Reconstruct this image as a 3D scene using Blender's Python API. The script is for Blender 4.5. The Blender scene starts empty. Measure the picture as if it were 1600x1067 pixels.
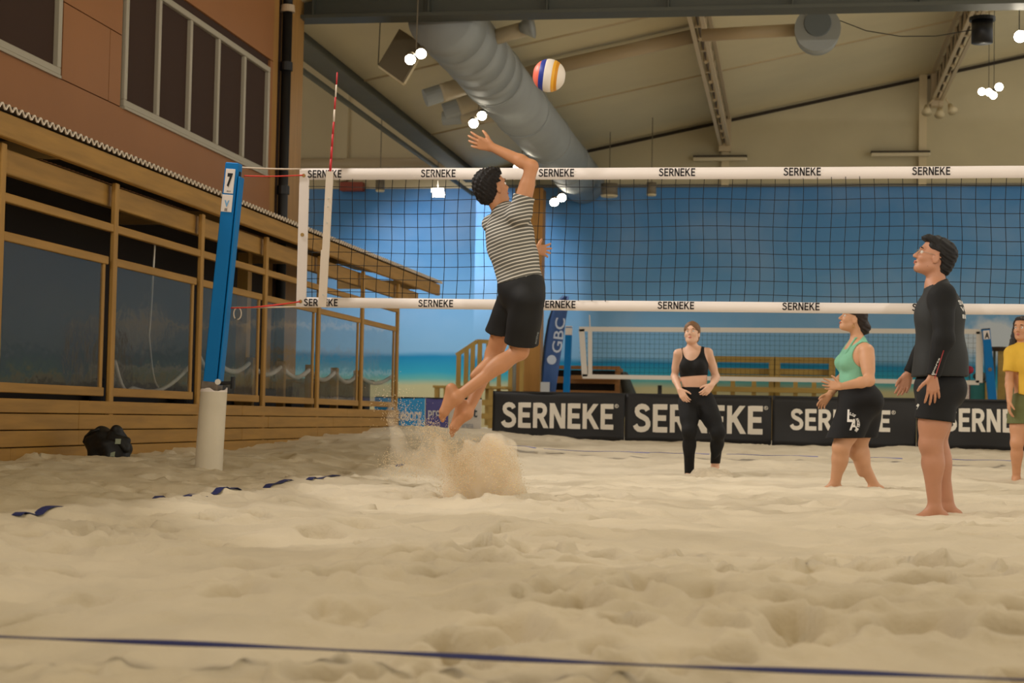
import bpy, math, random
import numpy as np
from mathutils import Vector, Matrix
from mathutils.bvhtree import BVHTree

# ---------------------------------------------------------------- camera, light, exposure
scene = bpy.context.scene
COL = scene.collection
cam_data = bpy.data.cameras.new('camera')
cam_data.sensor_width = 36.0
cam_data.lens = 58.5
cam_data.clip_end = 300
cam_data.dof.use_dof = True
cam_data.dof.focus_distance = 11.2
cam_data.dof.aperture_fstop = 4.0
camera = bpy.data.objects.new('camera', cam_data)
COL.objects.link(camera)
scene.camera = camera
_y, _p, _r = math.radians(9.45), math.radians(2.6), math.radians(1.12)
_fw = Vector((-math.sin(_y)*math.cos(_p), math.cos(_y)*math.cos(_p), math.sin(_p)))
_rt = Vector((math.cos(_y), math.sin(_y), 0)); _up = _rt.cross(_fw)
_R = _rt*math.cos(_r) + _up*math.sin(_r); _U = _up*math.cos(_r) - _rt*math.sin(_r)
camera.matrix_world = Matrix(((_R.x, _U.x, -_fw.x, 0), (_R.y, _U.y, -_fw.y, 0), (_R.z, _U.z, -_fw.z, 0.6), (0, 0, 0, 1)))

world = bpy.data.worlds.new('hall_air'); scene.world = world
world.use_nodes = True
world.node_tree.nodes['Background'].inputs[0].default_value = (1.0, 0.94, 0.84, 1)
world.node_tree.nodes['Background'].inputs[1].default_value = 0.95

scene.view_settings.view_transform = 'Standard'
scene.view_settings.look = 'None'
scene.view_settings.exposure = 0.22
scene.view_settings.gamma = 1.0
scene.view_settings.use_curve_mapping = False

WARM = (1.0, 0.95, 0.88)
def spot(loc, target, power, angle, blend=0.35, radius=0.18, color=WARM):
    d = bpy.data.lights.new('flood_or_fill_beam', 'SPOT')
    d.energy = power; d.color = color; d.spot_size = math.radians(angle); d.spot_blend = blend
    d.shadow_soft_size = radius
    o = bpy.data.objects.new('flood_or_fill_beam', d)
    o.location = loc
    o.rotation_euler = (Vector(target)-Vector(loc)).to_track_quat('-Z', 'Y').to_euler()
    COL.objects.link(o)
    return o
# rows of floodlights hung along both sides of the courts (the far ones are the lamps seen in the picture)
for yy, pw in ((1.6,60),(4.2,105),(6.6,205),(9.0,370),(11.4,390),(13.8,390),(16.2,370),(18.6,350)):
    spot((-5.4, yy, 5.5), (1.3, yy+0.8, 0), pw*1.1, 64, 0.12, 0.12)
for yy, pw in ((0.6,40),(3.0,80),(6.0,150),(9.0,190),(12.0,200),(15.0,200),(18.0,200),(21.0,200)):
    spot((3.6, yy, 6.3), (1.0, yy-1.5, 0), pw*0.9, 56, 0.15, 0.15)
# unseen fill spots added behind the camera to brighten faces turned towards it
for xx in (-3.0, 3.0):
    spot((xx, -4.5, 6.2), (xx*0.4-0.8, 24.0, 1.6), 1500, 34, 0.5, 0.2)
for yy in (22.9, 27.8, 32.7, 38.1):
    spot((-5.4, yy, 5.5), (-1.0, yy-1.2, 0), 230, 96, 0.6)
for yy in (26.0, 31.0, 36.0):
    spot((2.9, yy, 5.5), (-0.5, yy-1.0, 0), 230, 96, 0.6)
spot((-8.3, 38.0, 5.95), (-8.0, 41.4, 2.6), 620, 120, 0.6, 0.2, (0.95, 0.97, 1.0))

# ---------------------------------------------------------------- materials
def lin(c):
    return tuple((v/255/12.92 if v/255 <= 0.04045 else ((v/255+0.055)/1.055)**2.4) for v in c)
MATS = {}
def mat(name, rgb, rough=0.6, metal=0.0, var=0.0, scale=8.0, bump=0.0, bscale=60.0, stretch=(1,1,1), spec=0.4, rgb2=None, emit=0.0, alpha=None):
    """procedural principled material: base colour with noise variation and optional bump"""
    if name in MATS: return MATS[name]
    m = bpy.data.materials.new(name); m.use_nodes = True
    nt = m.node_tree; b = nt.nodes['Principled BSDF']
    b.inputs['Roughness'].default_value = rough
    b.inputs['Metallic'].default_value = metal
    b.inputs['Specular IOR Level'].default_value = spec
    c = lin(rgb)
    tc = nt.nodes.new('ShaderNodeTexCoord'); mp = nt.nodes.new('ShaderNodeMapping')
    mp.inputs['Scale'].default_value = stretch
    nt.links.new(tc.outputs['Object'], mp.inputs['Vector'])
    if var > 0 or rgb2:
        n = nt.nodes.new('ShaderNodeTexNoise'); n.inputs['Scale'].default_value = scale; n.inputs['Detail'].default_value = 4
        nt.links.new(mp.outputs['Vector'], n.inputs['Vector'])
        r = nt.nodes.new('ShaderNodeValToRGB')
        c2 = lin(rgb2) if rgb2 else tuple(v*(1-var) for v in c)
        r.color_ramp.elements[0].position = 0.33; r.color_ramp.elements[0].color = (*c2, 1)
        r.color_ramp.elements[1].position = 0.67; r.color_ramp.elements[1].color = (*c, 1)
        nt.links.new(n.outputs['Fac'], r.inputs['Fac'])
        nt.links.new(r.outputs['Color'], b.inputs['Base Color'])
    else:
        b.inputs['Base Color'].default_value = (*c, 1)
    if bump > 0:
        n2 = nt.nodes.new('ShaderNodeTexNoise'); n2.inputs['Scale'].default_value = bscale; n2.inputs['Detail'].default_value = 3
        nt.links.new(mp.outputs['Vector'], n2.inputs['Vector'])
        bp = nt.nodes.new('ShaderNodeBump'); bp.inputs['Strength'].default_value = bump; bp.inputs['Distance'].default_value = 0.01
        nt.links.new(n2.outputs['Fac'], bp.inputs['Height'])
        nt.links.new(bp.outputs['Normal'], b.inputs['Normal'])
    if emit > 0:
        b.inputs['Emission Color'].default_value = (*c, 1); b.inputs['Emission Strength'].default_value = emit
    MATS[name] = m
    return m

# ---------------------------------------------------------------- object helpers
def meshobj(name, verts, faces, material, parent=None, smooth=False):
    me = bpy.data.meshes.new(name)
    me.from_pydata([tuple(v) for v in verts], [], faces); me.update()
    return link(name, me, material, parent, smooth)
def link(name, me, material, parent=None, smooth=False):
    if smooth: me.polygons.foreach_set('use_smooth', np.ones(len(me.polygons), dtype=bool))
    if material is not None:
        me.materials.clear(); me.materials.append(material)
    o = bpy.data.objects.new(name, me); COL.objects.link(o)
    if parent is not None:
        o.parent = parent
        o.matrix_parent_inverse = parent_matrix(parent).inverted()
    return o
def parent_matrix(p):
    m = Matrix.LocRotScale(p.location, p.rotation_euler, p.scale)
    if p.parent: m = parent_matrix(p.parent) @ p.matrix_parent_inverse @ m
    return m
def thing(name, label, cat, loc=(0,0,0), group=None):
    o = bpy.data.objects.new(name, None); o.location = loc; o.empty_display_size = 0.2
    COL.objects.link(o)
    return tag(o, label, cat, group)
def tag(o, label, cat, group=None):
    o['label'] = label; o['category'] = cat
    if group: o['group'] = group
    return o
def struct(o): o['kind'] = 'structure'; return o
def stuff(o): o['kind'] = 'stuff'; return o

class MB:
    """collects boxes, bars and tubes into one mesh (all in world coordinates)"""
    def __init__(s): s.v = []; s.f = []
    def add(s, verts, faces):
        n = len(s.v); s.v += [tuple(v) for v in verts]; s.f += [[i+n for i in f] for f in faces]; return s
    def box(s, lo, hi, M=None, bev=0.0):
        x0,y0,z0 = lo; x1,y1,z1 = hi
        v = [(x0,y0,z0),(x1,y0,z0),(x1,y1,z0),(x0,y1,z0),(x0,y0,z1),(x1,y0,z1),(x1,y1,z1),(x0,y1,z1)]
        if M is not None: v = [M @ Vector(p) for p in v]
        return s.add(v, [(0,3,2,1),(4,5,6,7),(0,1,5,4),(1,2,6,5),(2,3,7,6),(3,0,4,7)])
    def bar(s, a, b, w, t, side=None):
        """rectangular bar a->b; w along 'side', t along the third axis"""
        a = Vector(a); b = Vector(b); d = (b-a).normalized()
        sd = Vector(side) if side is not None else (Vector((0,0,1)) if abs(d.z) < 0.9 else Vector((1,0,0)))
        sd = (sd - d*sd.dot(d)).normalized(); th = d.cross(sd)
        v = []
        for p in (a, b):
            for i, j in ((-1,-1),(1,-1),(1,1),(-1,1)): v.append(p + sd*(i*w/2) + th*(j*t/2))
        return s.add(v, [(3,2,1,0),(4,5,6,7),(0,1,5,4),(1,2,6,5),(2,3,7,6),(3,0,4,7)])
    def tube(s, pts, r, n=10, cap=True):
        pts = [Vector(p) for p in pts]; rs = r if isinstance(r, (list, tuple)) else [r]*len(pts)
        rings = []; up = None
        for i, p in enumerate(pts):
            d = (pts[min(i+1, len(pts)-1)] - pts[max(i-1, 0)]).normalized()
            if up is None: up = Vector((0,0,1)) if abs(d.z) < 0.9 else Vector((1,0,0))
            up = (up - d*up.dot(d)).normalized(); sd = d.cross(up)
            rings.append([p + (up*math.cos(2*math.pi*k/n) + sd*math.sin(2*math.pi*k/n))*rs[i] for k in range(n)])
        v = [q for rg in rings for q in rg]; f = []
        for i in range(len(pts)-1):
            for k in range(n):
                k2 = (k+1) % n; f.append((i*n+k, i*n+k2, (i+1)*n+k2, (i+1)*n+k))
        if cap: f.append(tuple(range(n))[::-1]); f.append(tuple((len(pts)-1)*n+k for k in range(n)))
        return s.add(v, f)
    def sphere(s, c, r, n=12, m=8):
        c = Vector(c); rr = r if isinstance(r, (list, tuple)) else (r, r, r)
        v = [c + Vector((0,0,rr[2]))]; f = []
        for i in range(1, m):
            a = math.pi*i/m
            for k in range(n):
                b = 2*math.pi*k/n; v.append(c + Vector((rr[0]*math.sin(a)*math.cos(b), rr[1]*math.sin(a)*math.sin(b), rr[2]*math.cos(a))))
        v.append(c - Vector((0,0,rr[2])))
        for k in range(n): f.append((0, 1+k, 1+(k+1)%n))
        for i in range(m-2):
            for k in range(n):
                a = 1+i*n+k; b = 1+i*n+(k+1)%n; f.append((a, a+n, b+n, b))
        L = len(v)-1
        for k in range(n): f.append((L, L-n+(k+1)%n, L-n+k))
        return s.add(v, f)
    def build(s, name, material, parent=None, smooth=False):
        return meshobj(name, s.v, s.f, material, parent, smooth)
def box(name, lo, hi, m, parent=None): return MB().box(lo, hi).build(name, m, parent)
def bar(name, a, b, w, t, m, parent=None, side=None): return MB().bar(a, b, w, t, side).build(name, m, parent)
def bevel(o, w=0.006, seg=1):
    md = o.modifiers.new('bevel', 'BEVEL'); md.width = w; md.segments = seg; md.limit_method = 'ANGLE'
    return o

def text_mesh(body, bold=0.03, extrude=0.0, res=3):
    """lettering as mesh data, scaled to a unit box: x 0..1, y 0..1"""
    cu = bpy.data.curves.new('lettering', 'FONT'); cu.body = body; cu.size = 1; cu.offset = bold; cu.resolution_u = res
    cu.extrude = 0
    o = bpy.data.objects.new('lettering', cu); COL.objects.link(o)
    dg = bpy.context.evaluated_depsgraph_get()
    me = bpy.data.meshes.new_from_object(o.evaluated_get(dg))
    bpy.data.objects.remove(o); bpy.data.curves.remove(cu)
    n = len(me.vertices); co = np.zeros(n*3); me.vertices.foreach_get('co', co); co = co.reshape(-1, 3)
    lo = co.min(0); hi = co.max(0); co[:, :2] = (co[:, :2]-lo[:2])/(hi[:2]-lo[:2]); co[:, 2] = 0
    faces = [tuple(p.vertices) for p in me.polygons]
    bpy.data.meshes.remove(me)
    return co, faces
_TXT = {}
_STROKES = {   # heavy sans capitals, unit height: polylines drawn with a thick pen; third value is the letter width
    'E': ([[(.1,0),(.1,1)],[(.1,.09),(.60,.09)],[(.1,.51),(.55,.51)],[(.1,.91),(.60,.91)]], .60),
    'N': ([[(.1,0),(.1,1)],[(.64,0),(.64,1)],[(.1,1),(.64,0)]], .74),
    'K': ([[(.1,0),(.1,1)],[(.12,.40),(.62,1)],[(.28,.58),(.66,0)]], .74),
    'R': ([[(.1,0),(.1,1)],[(.1,.91),(.38,.91),(.49,.87),(.55,.79),(.56,.70),(.54,.60),(.47,.52),(.38,.48),(.1,.48)],[(.36,.46),(.62,0)]], .68),
    'S': ([[(.57,.77),(.53,.85),(.45,.90),(.33,.915),(.22,.89),(.14,.82),(.13,.73),(.17,.64),(.27,.575),(.42,.515),(.54,.44),(.59,.34),(.59,.24),(.53,.15),(.43,.10),(.31,.085),(.19,.10),(.11,.16),(.06,.25)]], .68)}
def serneke_mesh(pen):
    vs = []; fs = []; x = 0
    for ch in 'SERNEKE':
        st, w = _STROKES[ch]
        for pl in st:
            diag = len(pl) == 2 and pl[0][0] != pl[1][0] and pl[0][1] != pl[1][1]
            P_ = [Vector((p[0], p[1])) for p in pl]; n = len(vs)
            for i, p in enumerate(P_):
                d = (P_[min(i+1, len(P_)-1)]-P_[max(i-1, 0)]).normalized(); s = Vector((-d.y, d.x))*pen/2
                if diag: s = Vector((pen*.60, 0))*(1 if d.y < 0 else -1)
                vs += [(x+p.x+s.x, p.y+s.y, 0), (x+p.x-s.x, p.y-s.y, 0)]
            for i in range(len(P_)-1): k = n+2*i; fs.append((k, k+1, k+3, k+2))
        x += w+.105
    co = np.array(vs); lo = co.min(0); hi = co.max(0); co[:, :2] = (co[:, :2]-lo[:2])/(hi[:2]-lo[:2])
    return co, [f if np.cross(co[f[1]]-co[f[0]], co[f[3]]-co[f[0]])[2] > 0 else f[::-1] for f in fs]
def lettering(body, origin, xdir, ydir, w, h, material, parent, bold=0.03, name='lettering', onto=None, lift=0.003, warp=None):
    """flat printed lettering; origin is the lower left corner. onto = BVH of the surface it is printed on"""
    key = (body, bold)
    if key not in _TXT: _TXT[key] = serneke_mesh(bold) if body == 'SERNEKE' else text_mesh(body, bold)
    co, faces = _TXT[key]
    O = Vector(origin); X = Vector(xdir).normalized(); Y = Vector(ydir).normalized(); N = X.cross(Y)
    vs = []
    for c in co:
        p = O + X*(c[0]*w) + Y*(c[1]*h)
        if warp: p = warp(c[0], c[1])
        if onto is not None:
            hit = onto.ray_cast(p + N*0.5, -N)
            if hit[0] is not None: p = hit[0] + N*lift
        vs.append(p)
    return meshobj(name, vs, faces, material, parent)

# ---------------------------------------------------------------- numpy noise
def vnoise(x, y, seed=0):
    """smooth value noise in [-1,1], unit lattice"""
    rs = np.random.RandomState(seed); T = rs.rand(256, 256)*2-1
    xi = np.floor(x).astype(int); yi = np.floor(y).astype(int); fx = x-xi; fy = y-yi
    fx = fx*fx*fx*(fx*(fx*6-15)+10); fy = fy*fy*fy*(fy*(fy*6-15)+10)
    a = T[xi % 256, yi % 256]; b = T[(xi+1) % 256, yi % 256]; c = T[xi % 256, (yi+1) % 256]; d = T[(xi+1) % 256, (yi+1) % 256]
    return (a*(1-fx)+b*fx)*(1-fy) + (c*(1-fx)+d*fx)*fy
def sstep(a, b, x):
    t = np.clip((x-a)/(b-a), 0, 1); return t*t*(3-2*t)

# ---------------------------------------------------------------- signed-distance modelling (bodies, hair, clothes)
def V(*a): return np.array(a[0] if len(a) == 1 else a, dtype=float)
def unit(v): v = np.asarray(v, float); return v/np.linalg.norm(v)
class Cone:      # round cone a->b, radii ra, rb; optional flattening by factor sq along axis n
    def __init__(s, a, b, ra, rb, k=0.02, n=None, sq=1.0, sub=False):
        s.a = V(a); s.b = V(b); s.ra = ra; s.rb = rb; s.k = k; s.sub = sub
        s.n = unit(n) if n is not None else None; s.sq = sq
    def bbox(s):
        r = max(s.ra, s.rb); return np.minimum(s.a, s.b)-r, np.maximum(s.a, s.b)+r
    def ev(s, X, Y, Z):
        px = X-s.a[0]; py = Y-s.a[1]; pz = Z-s.a[2]; ba = s.b-s.a
        if s.n is not None:
            n = s.n; q = (px*n[0]+py*n[1]+pz*n[2])*(1/s.sq-1); px = px+n[0]*q; py = py+n[1]*q; pz = pz+n[2]*q
            ba = ba + n*(ba@n)*(1/s.sq-1)
        L2 = ba@ba; t = np.clip((px*ba[0]+py*ba[1]+pz*ba[2])/max(L2, 1e-9), 0, 1)
        d = np.sqrt((px-ba[0]*t)**2+(py-ba[1]*t)**2+(pz-ba[2]*t)**2) - (s.ra+(s.rb-s.ra)*t)
        return d*(s.sq if s.n is not None else 1)
class Ell:       # ellipsoid with axes (rows of R) and radii r
    def __init__(s, c, r, R=None, k=0.02, sub=False):
        s.c = V(c); s.r = V(r); s.R = np.eye(3) if R is None else np.array([unit(v) for v in R]); s.k = k; s.sub = sub
    def bbox(s):
        e = np.sqrt(((s.R*s.r[:, None])**2).sum(0)); return s.c-e, s.c+e
    def ev(s, X, Y, Z):
        px = X-s.c[0]; py = Y-s.c[1]; pz = Z-s.c[2]; k0 = 0; k1 = 0
        for i in range(3):
            q = (px*s.R[i][0]+py*s.R[i][1]+pz*s.R[i][2])/s.r[i]; k0 = k0+q*q; k1 = k1+(q/s.r[i])**2
        k0 = np.sqrt(k0); k1 = np.sqrt(k1)+1e-9
        return k0*(k0-1)/k1
def plane(pt, n):
    pt = V(pt); n = unit(n)
    return lambda X, Y, Z: (X-pt[0])*n[0]+(Y-pt[1])*n[1]+(Z-pt[2])*n[2]
def field(prims, h, offset=0.0, clips=(), wrinkle=None):
    bb = [p.bbox() for p in prims if not p.sub]; pad = 4*h+offset
    lo = np.min([b[0] for b in bb], 0)-pad; hi = np.max([b[1] for b in bb], 0)+pad
    n = np.ceil((hi-lo)/h).astype(int)+1
    ax = [(lo[i]+h*np.arange(n[i])).astype(np.float32) for i in range(3)]
    D = np.full(n, 0.15, dtype=np.float32)
    for p in prims:
        l, u = p.bbox(); m = p.k+4*h+offset
        i0 = np.maximum(np.floor((l-m-lo)/h).astype(int), 0); i1 = np.minimum(np.ceil((u+m-lo)/h).astype(int)+1, n)
        if np.any(i1 <= i0): continue
        sl = tuple(slice(i0[i], i1[i]) for i in range(3))
        X = ax[0][sl[0]][:, None, None]; Y = ax[1][sl[1]][None, :, None]; Z = ax[2][sl[2]][None, None, :]
        d = p.ev(X, Y, Z).astype(np.float32); S = D[sl]
        if p.sub:
            d = -d; hh = np.maximum(p.k-np.abs(S-d), 0)/p.k; D[sl] = np.maximum(S, d)+hh*hh*p.k/4
        else:
            hh = np.maximum(p.k-np.abs(S-d), 0)/p.k; D[sl] = np.minimum(S, d)-hh*hh*p.k/4
    D -= offset
    X = ax[0][:, None, None]; Y = ax[1][None, :, None]; Z = ax[2][None, None, :]
    if wrinkle is not None: D = D + wrinkle(X, Y, Z).astype(np.float32)
    for c in clips: D = np.maximum(D, c(X, Y, Z).astype(np.float32))
    D[0] = D[-1] = 0.1; D[:, 0] = D[:, -1] = 0.1; D[:, :, 0] = D[:, :, -1] = 0.1
    return D, lo, h
def nets(D, lo, h):
    """surface nets: field -> vertices, quads"""
    ins = D < 0; n = np.array(D.shape)-1
    cnt = np.zeros(n, dtype=np.int8); offs = [(i, j, k) for i in (0, 1) for j in (0, 1) for k in (0, 1)]
    for i, j, k in offs: cnt += ins[i:i+n[0], j:j+n[1], k:k+n[2]]
    act = (cnt > 0) & (cnt < 8); idx = np.full(n, -1, dtype=np.int64); cells = np.argwhere(act)
    idx[act] = np.arange(len(cells))
    val = {o: D[cells[:, 0]+o[0], cells[:, 1]+o[1], cells[:, 2]+o[2]] for o in offs}
    acc = np.zeros((len(cells), 3)); w = np.zeros(len(cells))
    for o in offs:
        for a in range(3):
            if o[a] == 0:
                o2 = list(o); o2[a] = 1; o2 = tuple(o2); va, vb = val[o], val[o2]
                m = (va < 0) != (vb < 0); t = np.where(m, va/np.where(m, va-vb, 1), 0)
                p = np.array(o, float)[None].repeat(len(cells), 0); p[:, a] = t
                acc += p*m[:, None]; w += m
    vs = lo + h*(cells + acc/w[:, None])
    quads = []
    for a in range(3):
        b, c = (a+1) % 3, (a+2) % 3
        sl0 = [slice(None)]*3; sl1 = [slice(None)]*3; sl0[a] = slice(0, -1); sl1[a] = slice(1, None)
        A = ins[tuple(sl0)]; B = ins[tuple(sl1)]
        e = np.argwhere(A != B); e = e[(e[:, b] > 0) & (e[:, c] > 0) & (e[:, b] < n[b]) & (e[:, c] < n[c])]
        sgn = A[e[:, 0], e[:, 1], e[:, 2]]
        q = []
        for db, dc in ((1, 1), (0, 1), (0, 0), (1, 0)):
            t = e.copy(); t[:, b] -= db; t[:, c] -= dc; q.append(idx[t[:, 0], t[:, 1], t[:, 2]])
        q = np.stack(q, 1); q[~sgn] = q[~sgn][:, ::-1]; quads.append(q)
    q = np.concatenate(quads); q = q[(q >= 0).all(1)]
    return vs, q
def np_mesh(name, vs, quads):
    me = bpy.data.meshes.new(name); me.vertices.add(len(vs)); me.vertices.foreach_set('co', np.asarray(vs, dtype=np.float32).ravel())
    nl = quads.size; k = quads.shape[1]
    me.loops.add(nl); me.loops.foreach_set('vertex_index', quads.astype(np.int32).ravel())
    me.polygons.add(len(quads)); me.polygons.foreach_set('loop_start', np.arange(0, nl, k, dtype=np.int32))
    me.polygons.foreach_set('loop_total', np.full(len(quads), k, dtype=np.int32))
    me.update(calc_edges=True); me.validate()
    return me
def sculpt(name, prims, material, parent, h=0.006, offset=0.0, clips=(), wrinkle=None):
    vs, q = nets(*field(prims, h, offset, clips, wrinkle))
    return link(name, np_mesh(name, vs, q), material, parent, True)
def bvh_of(o):
    return BVHTree.FromPolygons([v.co for v in o.data.vertices], [tuple(p.vertices) for p in o.data.polygons])

# ================================================================ SETTING
# ---------------------------------------------------------------- sand floor
def sand_base(x, y):
    z = 0.055 + 0.06*sstep(-2.5, -3.5, x) + 0.08*sstep(-3.6, -4.6, x)
    z = z + 0.12*sstep(16.2, 20.5, y) + 0.10*sstep(20.5, 24.0, y) - 0.10*sstep(25.5, 29.0, y)
    z = z - 0.075*np.exp(-((y-3.8)/0.5)**2)
    return z
_rs = np.random.RandomState(11)
_pits = []
def _scatter(n, x0, x1, y0, y1, d0, d1):
    for i in range(n):
        _pits.append((_rs.uniform(x0, x1), _rs.uniform(y0, y1), _rs.uniform(0.06, 0.15), _rs.uniform(0.05, 0.11), _rs.uniform(0, math.pi), _rs.uniform(d0, d1)))
_scatter(210, -3.4, 2.2, 1.8, 7.0, 0.03, 0.095)
_scatter(360, -7.0, 3.5, 6.0, 15.0, 0.018, 0.065)
_scatter(200, -9.0, 6.0, 14.0, 24.0, 0.015, 0.055)
# trodden hollows that show in the foreground: x, y, half length, half width, turn, depth
_pits += [(-0.62, 4.75, .20, .12, .2, .095), (-0.95, 5.0, .16, .1, .8, .06), (-0.30, 5.1, .2, .12, 2.4, .06), (0.12, 4.9, .2, .12, .4, .07),
          (0.05, 4.45, .22, .13, 1.0, .07), (0.36, 4.55, .17, .12, 2.2, .06), (-1.75, 4.9, .22, .11, .3, .06), (-1.2, 4.6, .16, .1, 1.2, .05),
          (0.75, 5.3, .22, .14, .1, .06), (-0.75, 4.2, .2, .1, .2, .05), (-3.95, 9.3, .3, .22, .3, .09), (-2.0, 10.75, .25, .2, 0, .07)]
def sand_z(x, y):
    x = np.asarray(x, float); y = np.asarray(y, float)
    z = sand_base(x, y)
    wx = x+0.10*vnoise(x*2.3, y*2.3, 1); wy = y+0.10*vnoise(x*2.3, y*2.3, 2)
    z = z + 0.022*vnoise(wx*0.9, wy*0.9, 3) + 0.024*vnoise(wx*1.9+7, wy*1.9, 4)
    r = vnoise(wx*3.6+3, wy*3.6, 5); z = z + 0.034*(0.42-np.abs(r)) + 0.010*vnoise(wx*7, wy*7, 6)
    z = z + 0.0045*vnoise(x*17, y*17, 7) + 0.002*vnoise(x*37, y*37, 8)
    return z
def add_pits(x, y, z):
    for (px, py, a, b, t, d) in _pits:
        m = (np.abs(x-px) < 0.6) & (np.abs(y-py) < 0.6)
        if not m.any(): continue
        dx = x[m]-px; dy = y[m]-py
        u = (dx*math.cos(t)+dy*math.sin(t))/a; v = (-dx*math.sin(t)+dy*math.cos(t))/b
        r = np.sqrt(u*u+v*v)*(1+0.35*vnoise(x[m]*9, y[m]*9, 9)+0.15*vnoise(x[m]*23, y[m]*23, 10))
        z[m] += -d*(1-sstep(0.55, 1.08, r))*(1+0.25*vnoise(x[m]*31, y[m]*31, 12)) + 0.24*d*np.exp(-((r-1.38)/0.36)**2)
    return z
_ny, _nx = 940, 600
_Y = 1.7*np.exp(np.linspace(0, math.log(46/1.7), _ny))[:, None]
_u = np.linspace(-0.78, 0.46, _nx)[None, :]
_X = np.broadcast_to(_u*(_Y+1.5), (_ny, _nx)).copy(); _YY = np.broadcast_to(_Y, (_ny, _nx)).copy()
_Z = add_pits(_X, _YY, sand_z(_X, _YY))
def ground(x, y):
    z = sand_z(np.array([x]), np.array([y])); return float(add_pits(np.array([float(x)]), np.array([float(y)]), z)[0])
_i = np.arange(_ny*_nx).reshape(_ny, _nx)
_q = np.stack([_i[:-1, :-1], _i[:-1, 1:], _i[1:, 1:], _i[1:, :-1]], -1).reshape(-1, 4)
m_sand = mat('sand', (208, 195, 172), 0.95, var=0.14, scale=2.2, spec=0.15)
_nt = m_sand.node_tree; _b = _nt.nodes['Principled BSDF']
_tc = _nt.nodes.new('ShaderNodeTexCoord')
_n1 = _nt.nodes.new('ShaderNodeTexNoise'); _n1.inputs['Scale'].default_value = 55; _n1.inputs['Detail'].default_value = 6
_nt.links.new(_tc.outputs['Object'], _n1.inputs['Vector'])
_bp = _nt.nodes.new('ShaderNodeBump'); _bp.inputs['Strength'].default_value = 0.5; _bp.inputs['Distance'].default_value = 0.008
_nt.links.new(_n1.outputs['Fac'], _bp.inputs['Height']); _nt.links.new(_bp.outputs['Normal'], _b.inputs['Normal'])
floor = struct(link('floor', np_mesh('floor', np.stack([_X, _YY, _Z], -1).reshape(-1, 3), _q), m_sand, None, True))

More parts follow.
